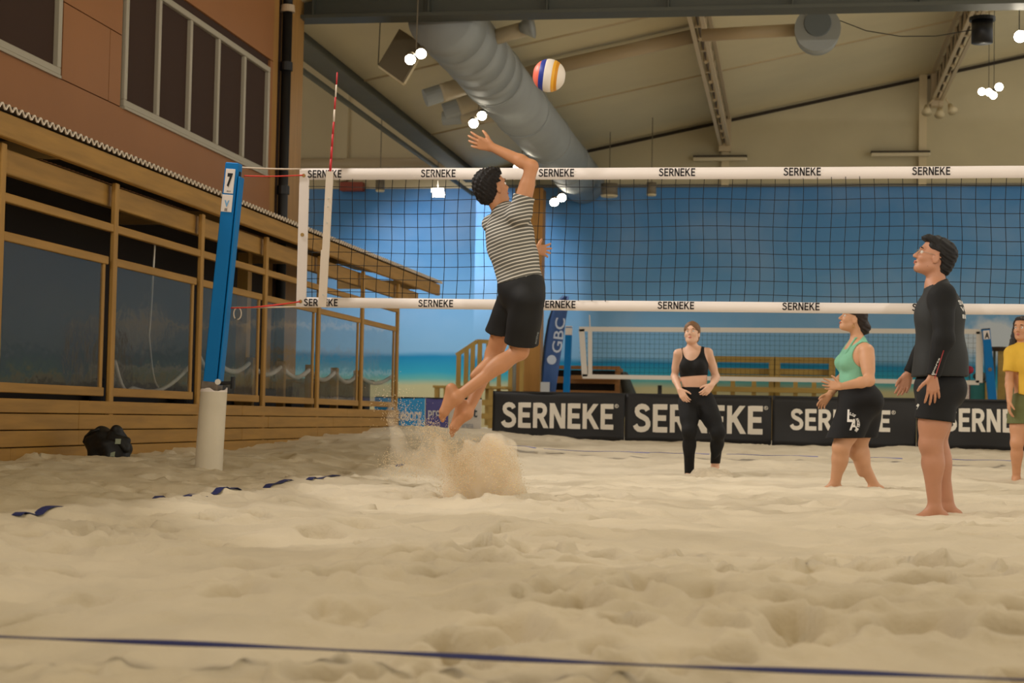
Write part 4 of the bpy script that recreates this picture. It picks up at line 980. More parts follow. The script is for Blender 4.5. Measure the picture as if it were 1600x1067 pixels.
# feather flag
fl = thing('feather_flag', 'tall dark blue feather flag lettered GBC behind the jumping player', 'flag', (-4.868, 33.000, 0.760))
L_ = [(-4.875, 33.000, 1.119), (-4.871, 33.000, 1.593), (-4.829, 33.000, 2.108), (-4.759, 33.000, 2.559), (-4.649, 33.000, 2.881), (-4.457, 33.000, 3.050)]
R_ = [(-4.590, 33.000, 1.123), (-4.534, 33.000, 1.598), (-4.466, 33.000, 2.112), (-4.410, 33.000, 2.562), (-4.363, 33.000, 2.845), (-4.354, 33.000, 3.038)]
v = []; f = []; K = 6
for j in range(len(L_)):
    for i in range(K+1):
        p = Vector(L_[j]).lerp(Vector(R_[j]), i/K); v.append((p.x, p.y+.03*math.sin(i*1.1+j*.8), p.z))
for j in range(len(L_)-1):
    for i in range(K): a = j*(K+1)+i; f.append((a, a+K+1, a+K+2, a+1))
cl = meshobj('flag_cloth', v, f, mat('flag_blue', (52, 84, 140), .6), fl, True); sd = cl.modifiers.new('thickness','SOLIDIFY'); sd.thickness = .006
MB().tube([(-4.893, 33.000, 0.695)]+L_, .014, 8).build('pole', m_black, fl, True)
o_ = Vector((-4.479, 32.930, 1.891)); up_ = (Vector((-4.401, 32.930, 2.609))-o_)
lettering('GBC', o_, up_, (-1,0,.10), .70, .20, mat('flag_print', (186,196,214), .6), fl, .01)
pr = MB(); c_ = Vector((-4.670, 32.930, 1.760)); pr.add([c_+Vector((.095*math.cos(t), 0, .095*math.sin(t))) for t in np.linspace(0, 2*math.pi, 18)[:-1]], [tuple(range(17))]); pr.build('ball_emblem', mat('flag_print', (186,196,214), .6), fl)
MB().box(((-4.862, 32.900, 1.194)[0]-.02, 32.9, 0.1), ((-4.707, 32.900, 1.196)[0], 33.1, (-4.827, 33.000, 1.312)[2]), None).build('base_weight', mat('pale_weight', (180,182,186), .6), fl)
# tall timber clad column
cl_ = thing('timber_column', 'tall orange timber clad column standing behind the jumping player', 'column', (-6.073, 38.500, 0.779))
x0, x1 = (-6.400, 38.500, 1.974)[0], (-5.732, 38.500, 1.983)[0]
m_ply = mat('plywood_cladding', (190,136,66), .55, var=.14, scale=1.5, stretch=(5,5,.6))
bevel(box('core', (x0+.02, 38.52, 0), (x1-.02, 39.1, 6.0), m_ply, cl_), .01)
for zz0, zz1 in ((0,1.2),(1.2,2.44),(2.44,4.2),(4.2,6.0)): bevel(box('board', (x0, 38.48, zz0+.01), (x1, 38.52, zz1-.01), m_ply, cl_), .006)
# wooden stair with balusters
st = thing('wooden_stair', 'small wooden stair with slatted railing before the bright mural', 'stair', (-7.078, 37.000, 0.605))
m_st = mat('pale_pine', (196,160,84), .6, var=.15, scale=3, stretch=(5,5,.8))
a, b, c_ = Vector((-7.432, 37.000, 1.976)), Vector((-6.952, 37.000, 2.301)), Vector((-6.789, 37.000, 2.260))
MB().bar(a, b, .09, .06).build('handrail', m_st, st); MB().bar(b, c_+Vector((1.0,0,-.0)), .09, .06).build('handrail', m_st, st)
for x, yt in ((717,553),(729,545),(739,539),(750,536)):
    t_ = {717: (-7.374, 37.000, 2.006), 729: (-7.199, 37.000, 2.124), 739: (-7.053, 37.000, 2.213), 750: (-6.892, 37.000, 2.258)}[x]
    MB().bar((t_[0], 37.0, .4), t_, .10, .05, (1,0,0)).build('baluster', m_st, st)
for i in range(4):
    x = b.x+.25+.26*i; MB().bar((x, 37.0, .4), (x, 37.0, b.z-.04), .09, .05, (1,0,0)).build('baluster', m_st, st)
for i in range(5):
    x = (-7.673, 36.600, 1.223)[0]+.33*i; z = (-7.673, 36.600, 1.223)[2] + .0*i
    box('tread', (x-.14, 36.3, z+.0), (x+.2, 37.2, z+.05), m_st, st)
for x in ((-7.732, 36.600, 1.222)[0], (-7.526, 36.600, 1.226)[0], (-6.506, 36.600, 1.242)[0]): box('leg', (x-.05, 36.35, 0), (x+.05, 36.45, (-7.673, 36.600, 1.223)[2]), m_st, st)
for z in (.55, .85): box('cross_board', ((-6.768, 36.600, 1.238)[0], 36.32, z), ((-6.216, 36.600, 1.247)[0], 36.37, z+.12), m_st, st)
gp = tag(MB().tube([((-6.196, 37.500, 0.769)[0], 37.5, .1), (-6.204, 37.500, 1.939)], .07, 12).build('steel_post', mat('pale_steel', (150,150,140), .4), None, True), 'short grey steel post between the stair and the timber column', 'post')
# pallet bench
pbn = thing('pallet_bench', 'brown slatted pallet bench behind the thin blue post', 'bench', (-4.461, 37.000, 0.798))
m_pal = mat('pallet_wood', (150,104,56), .65, var=.2, scale=3, stretch=(.7,5,5))
for (ya, yb) in ((571,577),(587,599),(608,616)):
    A = {571: ((-5.259, 37.000, 1.774), (-3.701, 37.000, 1.696)), 587: ((-5.254, 37.000, 1.530), (-3.695, 37.000, 1.382)), 608: ((-5.249, 37.000, 1.228), (-3.690, 37.000, 1.069))}[ya]
    box('slat', (A[0][0], 36.9, A[1][2]), (A[1][0], 37.0, A[0][2]), m_pal, pbn)
for x in ((-5.239, 37.000, 1.501)[0], (-3.755, 37.000, 1.524)[0]): box('end_post', (x-.05, 36.92, 0), (x+.05, 37.7, (-4.694, 37.000, 1.739)[2]), m_pal, pbn)
box('seat', ((-4.711, 36.600, 1.527)[0], 36.3, (-4.710, 36.600, 1.499)[2]-.04), ((-3.729, 36.600, 1.542)[0], 37.2, (-4.711, 36.600, 1.527)[2]+.02), m_pal, pbn)
box('dark_backing', ((-5.239, 37.000, 1.501)[0], 37.3, 0), ((-3.712, 37.000, 1.525)[0], 37.4, (-4.694, 37.000, 1.739)[2]-.05), mat('dark_gap', (30,22,14), .9), pbn)
cv = thing('dark_cover', 'dark sheet slumped at the right end of the pallet bench', 'cover', (-3.476, 37.200, 0.817))
sculpt('sheet', [Cone((-3.603, 37.200, 1.575), (-3.533, 37.200, 0.816), .09, .16, .08), Cone((-3.557, 37.200, 1.389), (-3.376, 37.200, 0.819), .09, .18, .08)], mat('dark_sheet', (58,62,58), .7), cv, .03, 0, (), lambda X, Y, Z: .02*np.sin(X*12+Z*7))
# bleacher
bl = thing('wooden_bleacher', 'two tiered wooden bleacher behind the women', 'bleacher', (-0.300, 38.000, 0.882))
m_bl = mat('bleacher_pine', (166,136,66), .6, var=.18, scale=3, stretch=(.7,5,5))
def hb(pa, pb, th, dep, nm):
    pa = Vector(pa); pb = Vector(pb); box(nm, (pa.x, pa.y, min(pa.z, pb.z)-th/2), (pb.x, pa.y+dep, max(pa.z, pb.z)+th/2), m_bl, bl)
hb((-1.757, 38.800, 2.033), (1.013, 38.800, 2.041), .13, .06, 'top_rail'); hb((-1.744, 38.600, 1.760), (1.011, 38.600, 1.757), .13, .35, 'upper_seat')
hb((-1.729, 38.300, 1.634), (1.004, 38.300, 1.632), .06, .06, 'upper_apron'); hb((-1.760, 37.800, 1.330), (1.036, 37.800, 1.319), .10, .35, 'lower_seat')
for q in ((-1.687, 38.400, 1.446), (-0.368, 38.400, 1.468), (-0.252, 38.400, 1.469), (0.980, 38.400, 1.489)): box('upright', (q[0]-.07, 38.4, 0), (q[0]+.07, 38.55, (-0.466, 38.800, 2.066)[2]), m_bl, bl)
for q in ((-1.234, 37.900, 1.442), (-0.762, 37.900, 1.450), (0.163, 37.900, 1.465), (0.573, 37.900, 1.471)): box('short_upright', (q[0]-.05, 37.9, 0), (q[0]+.05, 38.0, (-0.455, 38.300, 1.609)[2]), m_bl, bl)
# two round bar tables with dark tops
for (qa, qb, lb, post) in (((4.601, 38.000, 2.316), (4.663, 38.000, 0.974), 'round dark topped bar table on a wooden post beside the right blue post', True), ((4.982, 38.200, 2.329), (4.962, 38.200, 0.982), 'round dark topped bar table behind the man in yellow', False)):
    t = thing('bar_table', lb, 'table', (qb[0], qb[1], 0)); a = Vector(qa)
    MB().tube([(a.x,a.y,a.z-.05),(a.x,a.y,a.z+.04)], [.16,.185], 20).build('top', mat('dark_thatch', (62,48,36), .9), t)
    if post: box('post', (qb[0]-.10, a.y-.05, 0), (qb[0]+.06, a.y+.05, a.z-.05), m_bl, t)
    else: MB().tube([(qb[0], a.y, 0), (a.x, a.y, a.z-.05)], .05, 10).build('post', m_bl, t)
    for dx in (-.14, .14): MB().tube([(a.x+dx, a.y, 0), (a.x+dx*.8, a.y, a.z-.05)], .03, 8).build('leg', mat('dark_leg', (70,74,64), .7), t)
pk = thing('dark_crate', 'dark framed crate with a teal panel between the far net and the right blue post', 'crate', (4.021, 37.000, 0.955))
x0, x1, zt = (3.817, 37.000, 1.544)[0], (4.231, 37.000, 1.551)[0], (4.017, 37.000, 1.589)[2]
box('panel', (x0+.03, 37.02, 0), (x1-.03, 37.3, zt-.05), mat('teal_panel', (30,104,104), .6), pk)
for xx, m in ((x0, mat('maroon_frame', (104,40,48), .6)), (x1-.05, m_bl)): box('frame_side', (xx, 36.98, 0), (xx+.05, 37.05, zt), m, pk)
box('frame_top', (x0, 36.98, zt-.05), (x1, 37.05, zt), mat('dark_steel', (70,62,50), .6), pk)
MB().sphere((4.094, 37.100, 1.675), (.16,.1,.10), 12, 8).build('dark_bundle', mat('dark_sheet', (58,62,58), .7), pk, True)
wn = thing('folded_net', 'bundle of white netting hanging below the right end of the far net', 'netting', (3.480, 35.200, 1.299))
A, B = Vector((3.351, 35.200, 1.494)), Vector((3.648, 35.200, 0.934)); B.z = .15; mbn = MB()
for i in range(12):
    x = A.x+(B.x-A.x)*i/11; mbn.tube([(x,35.2,A.z),(x,35.2,B.z)], .011, 4)
for i in range(16):
    z = A.z+(B.z-A.z)*i/15; mbn.tube([(A.x,35.2,z),(B.x,35.2,z)], .011, 4)
stuff(mbn.build('mesh', m_white, wn)); MB().bar((A.x,35.2,A.z), (B.x,35.2,A.z), .05, .02).build('edge_tape', m_white, wn)
rf = thing('potted_flower', 'thin stemmed red flower beyond the right end of the far net', 'flower', (3.924, 37.600, 0.958)); MB().sphere((3.918, 37.600, 1.827), (.09,.05,.09), 10, 6).build('blossom', mat('dull_red_flower', (170,40,64), .7), rf, True)
MB().tube([((3.918, 37.600, 1.827)[0], 37.6, .05), (3.918, 37.600, 1.827)], .012, 6).build('stem', mat('dark_leg', (70,74,64), .7), rf)
tag(MB().bar(((-2.771, 36.500, 1.218)[0], 36.5, .1), (-2.773, 36.500, 1.358), .09, .05, (1,0,0)).build('small_stake', m_black, None), 'small dark stake beyond the banners left of the woman in black', 'stake')

# ================================================================ SAND BURST under the jumping player
rs = np.random.RandomState(5)
def grains(n, fn, r0, r1):
    c = fn(n); r = rs.uniform(r0, r1, n)
    T = np.array([(1,1,1),(1,-1,-1),(-1,1,-1),(-1,-1,1)])*.8
    rot = rs.normal(size=(n,3,3)); q = np.linalg.qr(rot)[0]
    v = c[:, None, :] + np.einsum('nij,kj->nki', q, T)*r[:, None, None]
    return v.reshape(-1, 3)
def dome(n):
    # main plume: steep fan of sand thrown up and to the right
    c = V((-1.939, 10.750, 0.093)); out = []
    a = rs.uniform(-1, 1, n); h = rs.rand(n)**.8
    top = .40*np.sqrt(np.clip(1-np.abs(a*.5+.10)**2.2, 0, 1))
    x = -.02+a*(.26-.03*h)+.05*(1-h)*np.sign(a)+ -.05*h*.6 ; z = h*top*(1+.05*rs.normal(size=n))
    y = rs.normal(size=n)*.13*(1-.3*h)
    return np.stack([c[0]+x, c[1]+y, c[2]-.03+z], 1)
def jet(n):
    # thin jet flying left
    a = V((-2.273, 10.900, 0.235)); b = V((-2.626, 10.900, 0.720)); t = rs.rand(n)**.7
    w = .05+.05*t
    return a+(b-a)*t[:, None]+rs.normal(size=(n,3))*w[:, None]*np.array([.8,1,.6])+np.array([0,0,-.12])*(1-t)[:, None]*t[:, None]
def jet2(n):
    a = V((-2.082, 10.700, 0.225)); b = V((-2.324, 10.700, 0.533)); t = rs.rand(n)
    return a+(b-a)*t[:, None]+rs.normal(size=(n,3))*np.array([.05,.07,.04])
def veil(n):
    a = V((-2.668, 10.900, 0.268)); b = V((-2.274, 10.900, 0.278)); t = rs.rand(n)
    return a+(b-a)*t[:, None]+rs.normal(size=(n,3))*np.array([.04,.1,.05])
vs = np.concatenate([grains(3600, dome, .0018, .0032), grains(1000, jet, .0018, .0032), grains(2200, jet2, .0018, .0032), grains(1300, veil, .0018, .003)])
nT = len(vs)//4; tq = np.array([(0,1,2),(0,3,1),(0,2,3),(1,3,2)]); fc = (np.arange(nT)[:, None, None]*4+tq[None]).reshape(-1, 3)
sb = stuff(tag(link('sand_burst', np_mesh('sand_burst', vs, fc), mat('flying_sand', (236,214,178), .95, spec=.1), None, False), 'burst of sand kicked up under the jumping player', 'sand'))
# the fine dust between the grains
m_dust = bpy.data.materials.new('sand_dust'); m_dust.use_nodes = True; nt = m_dust.node_tree; nt.nodes.remove(nt.nodes['Principled BSDF'])
vs_ = nt.nodes.new('ShaderNodeVolumePrincipled'); vs_.inputs['Color'].default_value = (.97, .91, .80, 1); vs_.inputs['Absorption Color'].default_value = (0, 0, 0, 1); vs_.inputs['Anisotropy'].default_value = 0.0
tc = nt.nodes.new('ShaderNodeTexCoord'); mp = nt.nodes.new('ShaderNodeMapping'); mp.inputs['Scale'].default_value = (9, 9, 4); mp.inputs['Rotation'].default_value = (0, .25, 0)
n_ = nt.nodes.new('ShaderNodeTexNoise'); n_.inputs['Scale'].default_value = 1.0; n_.inputs['Detail'].default_value = 3
nt.links.new(tc.outputs['Object'], mp.inputs[0]); nt.links.new(mp.outputs[0], n_.inputs['Vector'])
r_ = nt.nodes.new('ShaderNodeMapRange'); r_.inputs['From Min'].default_value = .38; r_.inputs['From Max'].default_value = .68; r_.inputs['To Min'].default_value = 6.0; r_.inputs['To Max'].default_value = 34.0
nt.links.new(n_.outputs['Fac'], r_.inputs['Value']); nt.links.new(r_.outputs[0], vs_.inputs['Density']); nt.links.new(vs_.outputs[0], nt.nodes['Material Output'].inputs['Volume'])
scene.cycles.volume_bounces = 12
B_ = lambda *a: V(*a)
dn = lambda X, Y, Z: .012*np.sin(X*37+Z*15)*np.sin(Z*29+Y*20)
stuff(sculpt('dust_plume', [Cone((-2.101, 10.750, 0.089), (-2.052, 10.750, 0.392), .13, .05, .06, (0,1,0), .75), Cone((-1.918, 10.750, 0.081), (-1.894, 10.750, 0.374), .17, .12, .06, (0,1,0), .75), Cone((-1.790, 10.750, 0.085), (-1.838, 10.750, 0.346), .12, .09, .06, (0,1,0), .75), Cone((-2.111, 10.750, 0.139), (-2.272, 10.750, 0.429), .08, .03, .05)], m_dust, sb, .012, 0, (), dn))
m_dust2 = m_dust.copy(); m_dust2.name = 'thin_sand_dust'; m_dust2.node_tree.nodes['Map Range'].inputs['To Max'].default_value = 7.0; m_dust2.node_tree.nodes['Map Range'].inputs['To Min'].default_value = 0.5
stuff(sculpt('dust_jet', [Cone((-2.274, 10.900, 0.257), (-2.559, 10.900, 0.314), .10, .07, .06), Cone((-2.559, 10.900, 0.314), (-2.614, 10.900, 0.591), .07, .03, .05), Cone((-2.614, 10.900, 0.591), (-2.644, 10.900, 0.741), .03, .015, .03), Cone((-2.273, 10.900, 0.235), (-2.432, 10.900, 0.501), .08, .03, .05)], m_dust2, sb, .012, 0, (), dn))

# ================================================================ PEOPLE
UP = V(0, 0, 1)
def hand_prims(w, d, t, curl=(.25,.3,.25), spread=.10, s=1.0, thumb=.75, palm_flip=1):
    """w wrist, d towards the fingers, t towards the thumb; palm normal is t x d (times palm_flip)"""
    d = unit(d); t = unit(V(t)-d*(V(t)@d)); n = np.cross(t, d)*palm_flip; P_ = []
    offs = [.030, .010, -.010, -.029]; kn = [.086, .090, .086, .078]; ln = [.92, 1.03, .96, .76]
    for i in range(4):
        K = w+d*kn[i]*s+t*offs[i]*s; P_.append(Cone(w+d*.012*s+t*offs[i]*.55*s, K, .016*s, .0125*s, .012))
        q = K; a = 0
        dd = unit(d+t*spread*(1.5-i))
        for j, (l, r0, r1) in enumerate(((.044,.0098,.009),(.027,.009,.0082),(.021,.0082,.0066))):
            a += curl[j]*(1+.12*i); e = dd*math.cos(a)+n*math.sin(a); q2 = q+e*l*ln[i]*s
            P_.append(Cone(q, q2, r0*s, r1*s, .003)); q = q2
    q = w+d*.022*s+t*.024*s; P_.append(Cone(w+d*.01*s, q, .018*s, .015*s, .012))
    for j, (l, r0, r1, bend) in enumerate(((.040,.0145,.012,0),(.032,.0115,.0102,.2),(.025,.0102,.008,.35))):
        e = unit(d*(.62+bend*.5)+t*(thumb-bend)+n*(.25+.15*j)); q2 = q+e*l*s; P_.append(Cone(q, q2, r0*s, r1*s, .005 if j == 0 else .003)); q = q2
    return P_
def foot_prims(A, fd, up, s=1.0):
    """A ankle, fd towards the toes, up out of the instep"""
    fd = unit(fd); up = unit(V(up)-fd*(V(up)@fd)); sd = np.cross(fd, up); P_ = []
    heel = A-fd*.045*s-up*.055*s; ball = A+fd*.115*s-up*.062*s
    P_ += [Cone(A, heel, .036*s, .032*s, .02), Cone(heel, ball, .030*s, .024*s, .025), Cone(A+fd*.01*s, ball, .034*s, .022*s, .03),
           Cone(ball-sd*.022*s, ball+sd*.022*s, .022*s, .022*s, .02), Cone(heel, ball+sd*.03*s, .026*s, .018*s, .02)]
    for i in range(5):
        b = ball+sd*(-.030+.015*i)*s; l = (.058,.056,.050,.044,.036)[i]; r = (.0125,.0088,.0082,.0078,.0075)[i]
        P_.append(Cone(b, b+fd*l*s-up*.010*s, r*1.05*s, r*s, .004))
    return P_
def frame(f, up=UP):
    f = unit(f); l = unit(np.cross(up, f)); u = np.cross(f, l); return f, l, u
def head_prims(c, f, up=UP, s=1.0):
    f, l, u = frame(f, up); R = [f, l, u]
    def p(a, b, d): return c+(f*a+l*b+u*d)*s
    e = lambda q, r, k=.02, sub=False: Ell(p(*q), V(r)*s, R, k, sub)
    P_ = [e((-.012,0,.035),(.098,.076,.090)), e((.026,0,-.035),(.066,.060,.078),.03), Cone(p(.03,0,-.075), p(.070,0,-.098), .045*s, .020*s, .03),
          Cone(p(-.01,.045,-.06), p(.055,.022,-.095), .022*s, .018*s, .03), Cone(p(-.01,-.045,-.06), p(.055,-.022,-.095), .022*s, .018*s, .03),
          e((.078,0,.028),(.018,.050,.013),.015), e((.062,.040,-.03),(.022,.020,.022),.02), e((.062,-.040,-.03),(.022,.020,.022),.02),
          e((.097,.031,.004),(.016,.019,.012),.010,True), e((.097,-.031,.004),(.016,.019,.012),.010,True),
          Cone(p(.086,0,.012), p(.110,0,-.030), .0085*s, .0125*s, .010), e((.098,.012,-.034),(.012,.008,.008),.006), e((.098,-.012,-.034),(.012,.008,.008),.006),
          e((.088,0,-.060),(.012,.022,.0065),.006), e((.086,0,-.073),(.012,.020,.0075),.006), e((.090,0,-.0665),(.014,.020,.0016),.003,True)]
    for sg in (1, -1):
        P_ += [Ell(p(-.008,sg*.077,-.012), V(.021,.008,.033)*s, [unit(f+l*sg*-.25), unit(l*sg+f*.25), u], .006), Ell(p(-.004,sg*.088,-.008), V(.012,.006,.02)*s, R, .005, True)]
    return P_
def face_parts(c, f, up, s, par, brow=(52,36,28), lip=(176,100,88), iris=(50,34,26)):
    f, l, u = frame(f, up)
    def p(a, b, d): return tuple(c+(f*a+l*b+u*d)*s)
    for sg in (1, -1):
        MB().sphere(p(.079,sg*.031,.003), .0118*s, 12, 8).build('eye', mat('eye_white', (222,214,206), .3), par, True)
        MB().sphere(p(.0862,sg*.031,.004), .0060*s, 10, 6).build('iris', mat('iris_%d' % iris[0], iris, .2), par, True)
        MB().tube([p(.088,sg*.013,.026), p(.094,sg*.030,.031), p(.082,sg*.048,.026)], [.0042*s,.0045*s,.0028*s], 7).build('eyebrow', mat('brow_%d' % brow[0], brow, .8), par, True)
    sculpt('lips', [Cone(p(.0965,.016,-.0655), p(.0985,0,-.0605), .0030*s, .0042*s, .004), Cone(p(.0985,0,-.0605), p(.0965,-.016,-.0655), .0042*s, .0030*s, .004), Cone(p(.0945,.014,-.068), p(.0965,0,-.073), .003*s, .0048*s, .004), Cone(p(.0965,0,-.073), p(.0945,-.014,-.068), .0048*s, .003*s, .004)], mat('lips_%d' % lip[0], lip, .45), par, .0025)
def arm_prims(S, E, W, r=(.050,.040,.041,.027)):
    d = unit(W-E); m = E+(W-E)*.28
    return [Cone(S, E, r[0], r[1], .03), Cone(S+(E-S)*.25, S+(E-S)*.6, r[0]*.98, r[1]*1.08, .03), Cone(E, m, r[1]*.95, r[2], .02), Cone(m, W, r[2], r[3], .02)]
def leg_prims(H, K, A, back, r=(.088,.058,.052,.036), calf=.056):
    b = unit(back); m = K+(A-K)*.30
    return [Cone(H, K, r[0], r[1], .04), Cone(H+(K-H)*.15, H+(K-H)*.55, r[0]*.98, r[1]*1.22, .04), Ell(K, (r[2],)*3, None, .02),
            Cone(K, m, r[2]*.94, calf*.86, .03), Cone(m, A, calf*.86, r[3], .03), Ell(m+b*calf*.28, (calf*.80, calf*.80, .11), [unit(np.cross(b, A-K)), b, unit(A-K)], .04)]
def torso_prims(hip, waist, chest, neck, f, l, w=(.155,.128,.158), dep=(.108,.092,.112)):
    R = lambda a, b: [l, unit(f-unit(b-a)*(f@unit(b-a))), unit(b-a)]
    return [Ell(hip, (w[0], dep[0], .125), R(hip, waist), .05), Ell(waist, (w[1], dep[1], .14), R(hip, chest), .06), Ell(chest, (w[2], dep[2], .20), R(waist, neck), .06)]
def skin(name, rgb): return mat(name, rgb, .5, var=.08, scale=9, spec=.35)
def wr(a, fx, fz, ph=0): return lambda X, Y, Z: a*(np.sin(X*fx+Z*fz*.6+ph)*.6+np.sin(Y*fx*.8-Z*fz+ph*2)*.6)
def hairnoise(a, f): return lambda X, Y, Z: a*(np.sin(X*f+Z*f*.5)*np.sin(Z*f*.9+Y*f*.3)+.6*np.sin(X*f*1.9-Y*f*1.7+Z*f*2.1))
def person(label, loc): return thing('person', label, 'person', tuple(loc))
def lerp(a, b, t): return V(a)+(V(b)-V(a))*t

# ---------------------------------------------------------------- the jumping player
def jumper():
    f = unit((.72,.69,0)); l = unit(np.cross(UP, f))
    sk = skin('tanned_skin', (192,136,98))
    ps = person('jumping player in striped grey shirt and black shorts, one arm swung back over his head', (-2.162, 10.800, 0.464))
    SR, SL = V((-1.737, 10.640, 1.922)), V((-1.971, 10.960, 1.893)); NB = V((-1.862, 10.800, 1.959)); CH = V((-1.815, 10.800, 1.781)); WA = V((-1.756, 10.800, 1.577)); HP = V((-1.740, 10.800, 1.417))
    ER, WR = V((-1.660, 10.620, 2.229)), V((-1.931, 10.660, 2.363)); EL, WL = V((-1.861, 11.160, 1.732)), V((-1.752, 11.460, 1.772))
    HR, HL = V((-1.684, 10.720, 1.369)), V((-1.807, 10.900, 1.390)); KR, AR = V((-1.755, 10.860, 1.039)), V((-2.139, 10.700, 0.721)); KL, AL = V((-1.958, 11.040, 1.027)), V((-2.100, 10.860, 0.622))
    hc = V((-1.947, 10.800, 2.113)); hf = unit((.66,.64,.38))
    neck = [Cone(NB-V(.01,0,.02), hc+V(.0,0,-.05), .058, .054, .03)]
    up_h = unit((-.28,-.22,.93))
    legs = leg_prims(HR, KR, AR, unit((-.3,-.2,.6)), (.085,.060,.054,.034), .056) + leg_prims(HL, KL, AL, unit((-.3,-.2,.6)), (.085,.058,.052,.034), .054)
    feet = foot_prims(AR, (-.24,.0,-1.0), (.9,-.2,.0), 1.0) + foot_prims(AL, (-.24,.0,-1.0), (.9,-.1,.0), 1.0)
    arms = arm_prims(SR, ER, WR, (.050,.042,.042,.029)) + arm_prims(SL, EL, WL, (.048,.038,.038,.026))
    hands = hand_prims(WR, V(-.95,.05,.32), V(.25,-.35,1), (.15,.2,.2), .12, 1.05, .6, -1) + hand_prims(WL, V(.62,.75,.03), V(-.1,-.2,1), (.1,.2,.2), .20, .95)
    tors = torso_prims(HP, WA, CH, NB, f, l) + [Cone(NB, SR, .050, .055, .05), Cone(NB, SL, .050, .055, .05)]
    body = sculpt('body', tors+neck+head_prims(hc, hf, up_h, 1.0)+arms+hands+legs+feet, sk, ps, .0055)
    face_parts(hc, hf, up_h, 1.0, ps)
    F, Lh, Uh = frame(hf, up_h)
    def hp(a, b, c): return hc+F*a+Lh*b+Uh*c
    RR = [F, Lh, Uh]
    sculpt('hair', [Ell(hp(-.035,0,.042), (.098,.092,.098), RR, .03), Ell(hp(-.075,0,-.015), (.052,.074,.075), RR, .03), Ell(hp(.030,0,.092), (.060,.066,.038), RR, .03)],
           mat('dark_brown_curly_hair', (26,20,18), .75, var=.4, scale=40), ps, .006, .002, (lambda X, Y, Z: np.minimum((X-hp(.045,0,0)[0])*F[0]+(Y-hp(.045,0,0)[1])*F[1]+(Z-hp(.045,0,0)[2])*F[2], -((X-hp(0,0,.068)[0])*Uh[0]+(Y-hp(0,0,.068)[1])*Uh[1]+(Z-hp(0,0,.068)[2])*Uh[2])),
            lambda X, Y, Z: np.minimum((X-hp(-.022,0,0)[0])*F[0]+(Y-hp(-.022,0,0)[1])*F[1]+(Z-hp(-.022,0,0)[2])*F[2], -((X-hp(0,0,.030)[0])*Uh[0]+(Y-hp(0,0,.03)[1])*Uh[1]+(Z-hp(0,0,.03)[2])*Uh[2]))), hairnoise(.0055, 150))
    # striped shirt
    m = bpy.data.materials.new('striped_grey_shirt'); m.use_nodes = True; nt = m.node_tree; b = nt.nodes['Principled BSDF']; b.inputs['Roughness'].default_value = .85; b.inputs['Specular IOR Level'].default_value = .15
    tc = nt.nodes.new('ShaderNodeTexCoord'); mp = nt.nodes.new('ShaderNodeMapping'); mp.inputs['Rotation'].default_value = (0, math.radians(15), 0)
    w = nt.nodes.new('ShaderNodeTexWave'); w.wave_type = 'BANDS'; w.bands_direction = 'Z'; w.inputs['Scale'].default_value = 14.0; w.inputs['Distortion'].default_value = 1.1; w.inputs['Detail'].default_value = 1; w.inputs['Detail Scale'].default_value = .6
    nt.links.new(tc.outputs['Object'], mp.inputs[0]); nt.links.new(mp.outputs[0], w.inputs['Vector'])
    r = nt.nodes.new('ShaderNodeValToRGB'); r.color_ramp.elements[0].position = .70; r.color_ramp.elements[0].color = (*lin((98,96,90)), 1); r.color_ramp.elements[1].position = .80; r.color_ramp.elements[1].color = (*lin((206,200,190)), 1)
    nt.links.new(w.outputs['Fac'], r.inputs['Fac']); nt.links.new(r.outputs['Color'], b.inputs['Base Color'])
    hem = lerp(WA, HP, .50); ax_ = unit(WA-HP+V(.03,0,0))
    Rt = [l, f, UP]
    sh = sculpt('shirt', [Ell(CH+V(-.012,0,0), (.188,.146,.23), Rt, .06), Ell(WA+V(-.008,0,0), (.164,.134,.2), Rt, .07), Ell(HP, (.166,.138,.17), Rt, .06), Cone(NB-V(0,0,.015), SR, .066, .078, .05), Cone(NB-V(0,0,.015), SL, .066, .062, .05), Cone(SR, lerp(SR, ER, .5), .074, .070, .03), Cone(SL, lerp(SL, EL, .6), .060, .064, .04)],
           m, ps, .007, 0, (plane(hem, V(.20,0,-1)), lambda X, Y, Z: np.minimum(plane(lerp(SR, ER, .38), ER-SR)(X, Y, Z), .3-np.sqrt((X-SR[0])**2+(Y-SR[1])**2+(Z-SR[2])**2))), wr(.0035, 24, 42))
    sculpt('collar', [Ell(NB+V(-.004,.0,.036), (.068,.066,.014), [l, f, unit((-.2,-.1,1))], .01), Ell(NB+V(-.004,.0,.036), (.057,.055,.1), [l, f, unit((-.2,-.1,1))], .004, True)], mat('grey_collar', (92,90,86), .85), ps, .005)
    # shorts
    ms = mat('black_sport_shorts', (15,15,17), .7, var=.2, scale=6)
    ws = lerp(WA, HP, .16); dR = unit(KR-HR); dL = unit(KL-HL)
    eR = V((-1.725, 10.800, 1.079)); eL = V((-1.948, 11.000, 1.099))
    so = sculpt('shorts', [Ell(HP, (.172,.142,.15), Rt, .05), Ell(lerp(WA,HP,.5), (.160,.132,.14), Rt, .05), Cone(HR, lerp(HR, KR, 1.02), .112, .116, .03), Cone(HL, lerp(HL, KL, 1.0), .108, .112, .03)], ms, ps, .007, 0,
           (plane(ws, V(.12,0,1)), lambda X, Y, Z: np.minimum(plane(eR, unit(dR+V(.10,0,0)))(X, Y, Z), plane(eR, dR)(X, Y, Z)), ), wr(.004, 20, 26, 1.3))
    bv = bvh_of(so); q = (-1.628, 10.500, 1.116); lettering('active', (q[0]-.006, q[1], q[2]-.035), (.25,0,1), (-1,0,.25), .08, .009, mat('grey_mark', (120,124,126), .6), ps, .02, 'printed_mark', bv)
jumper()

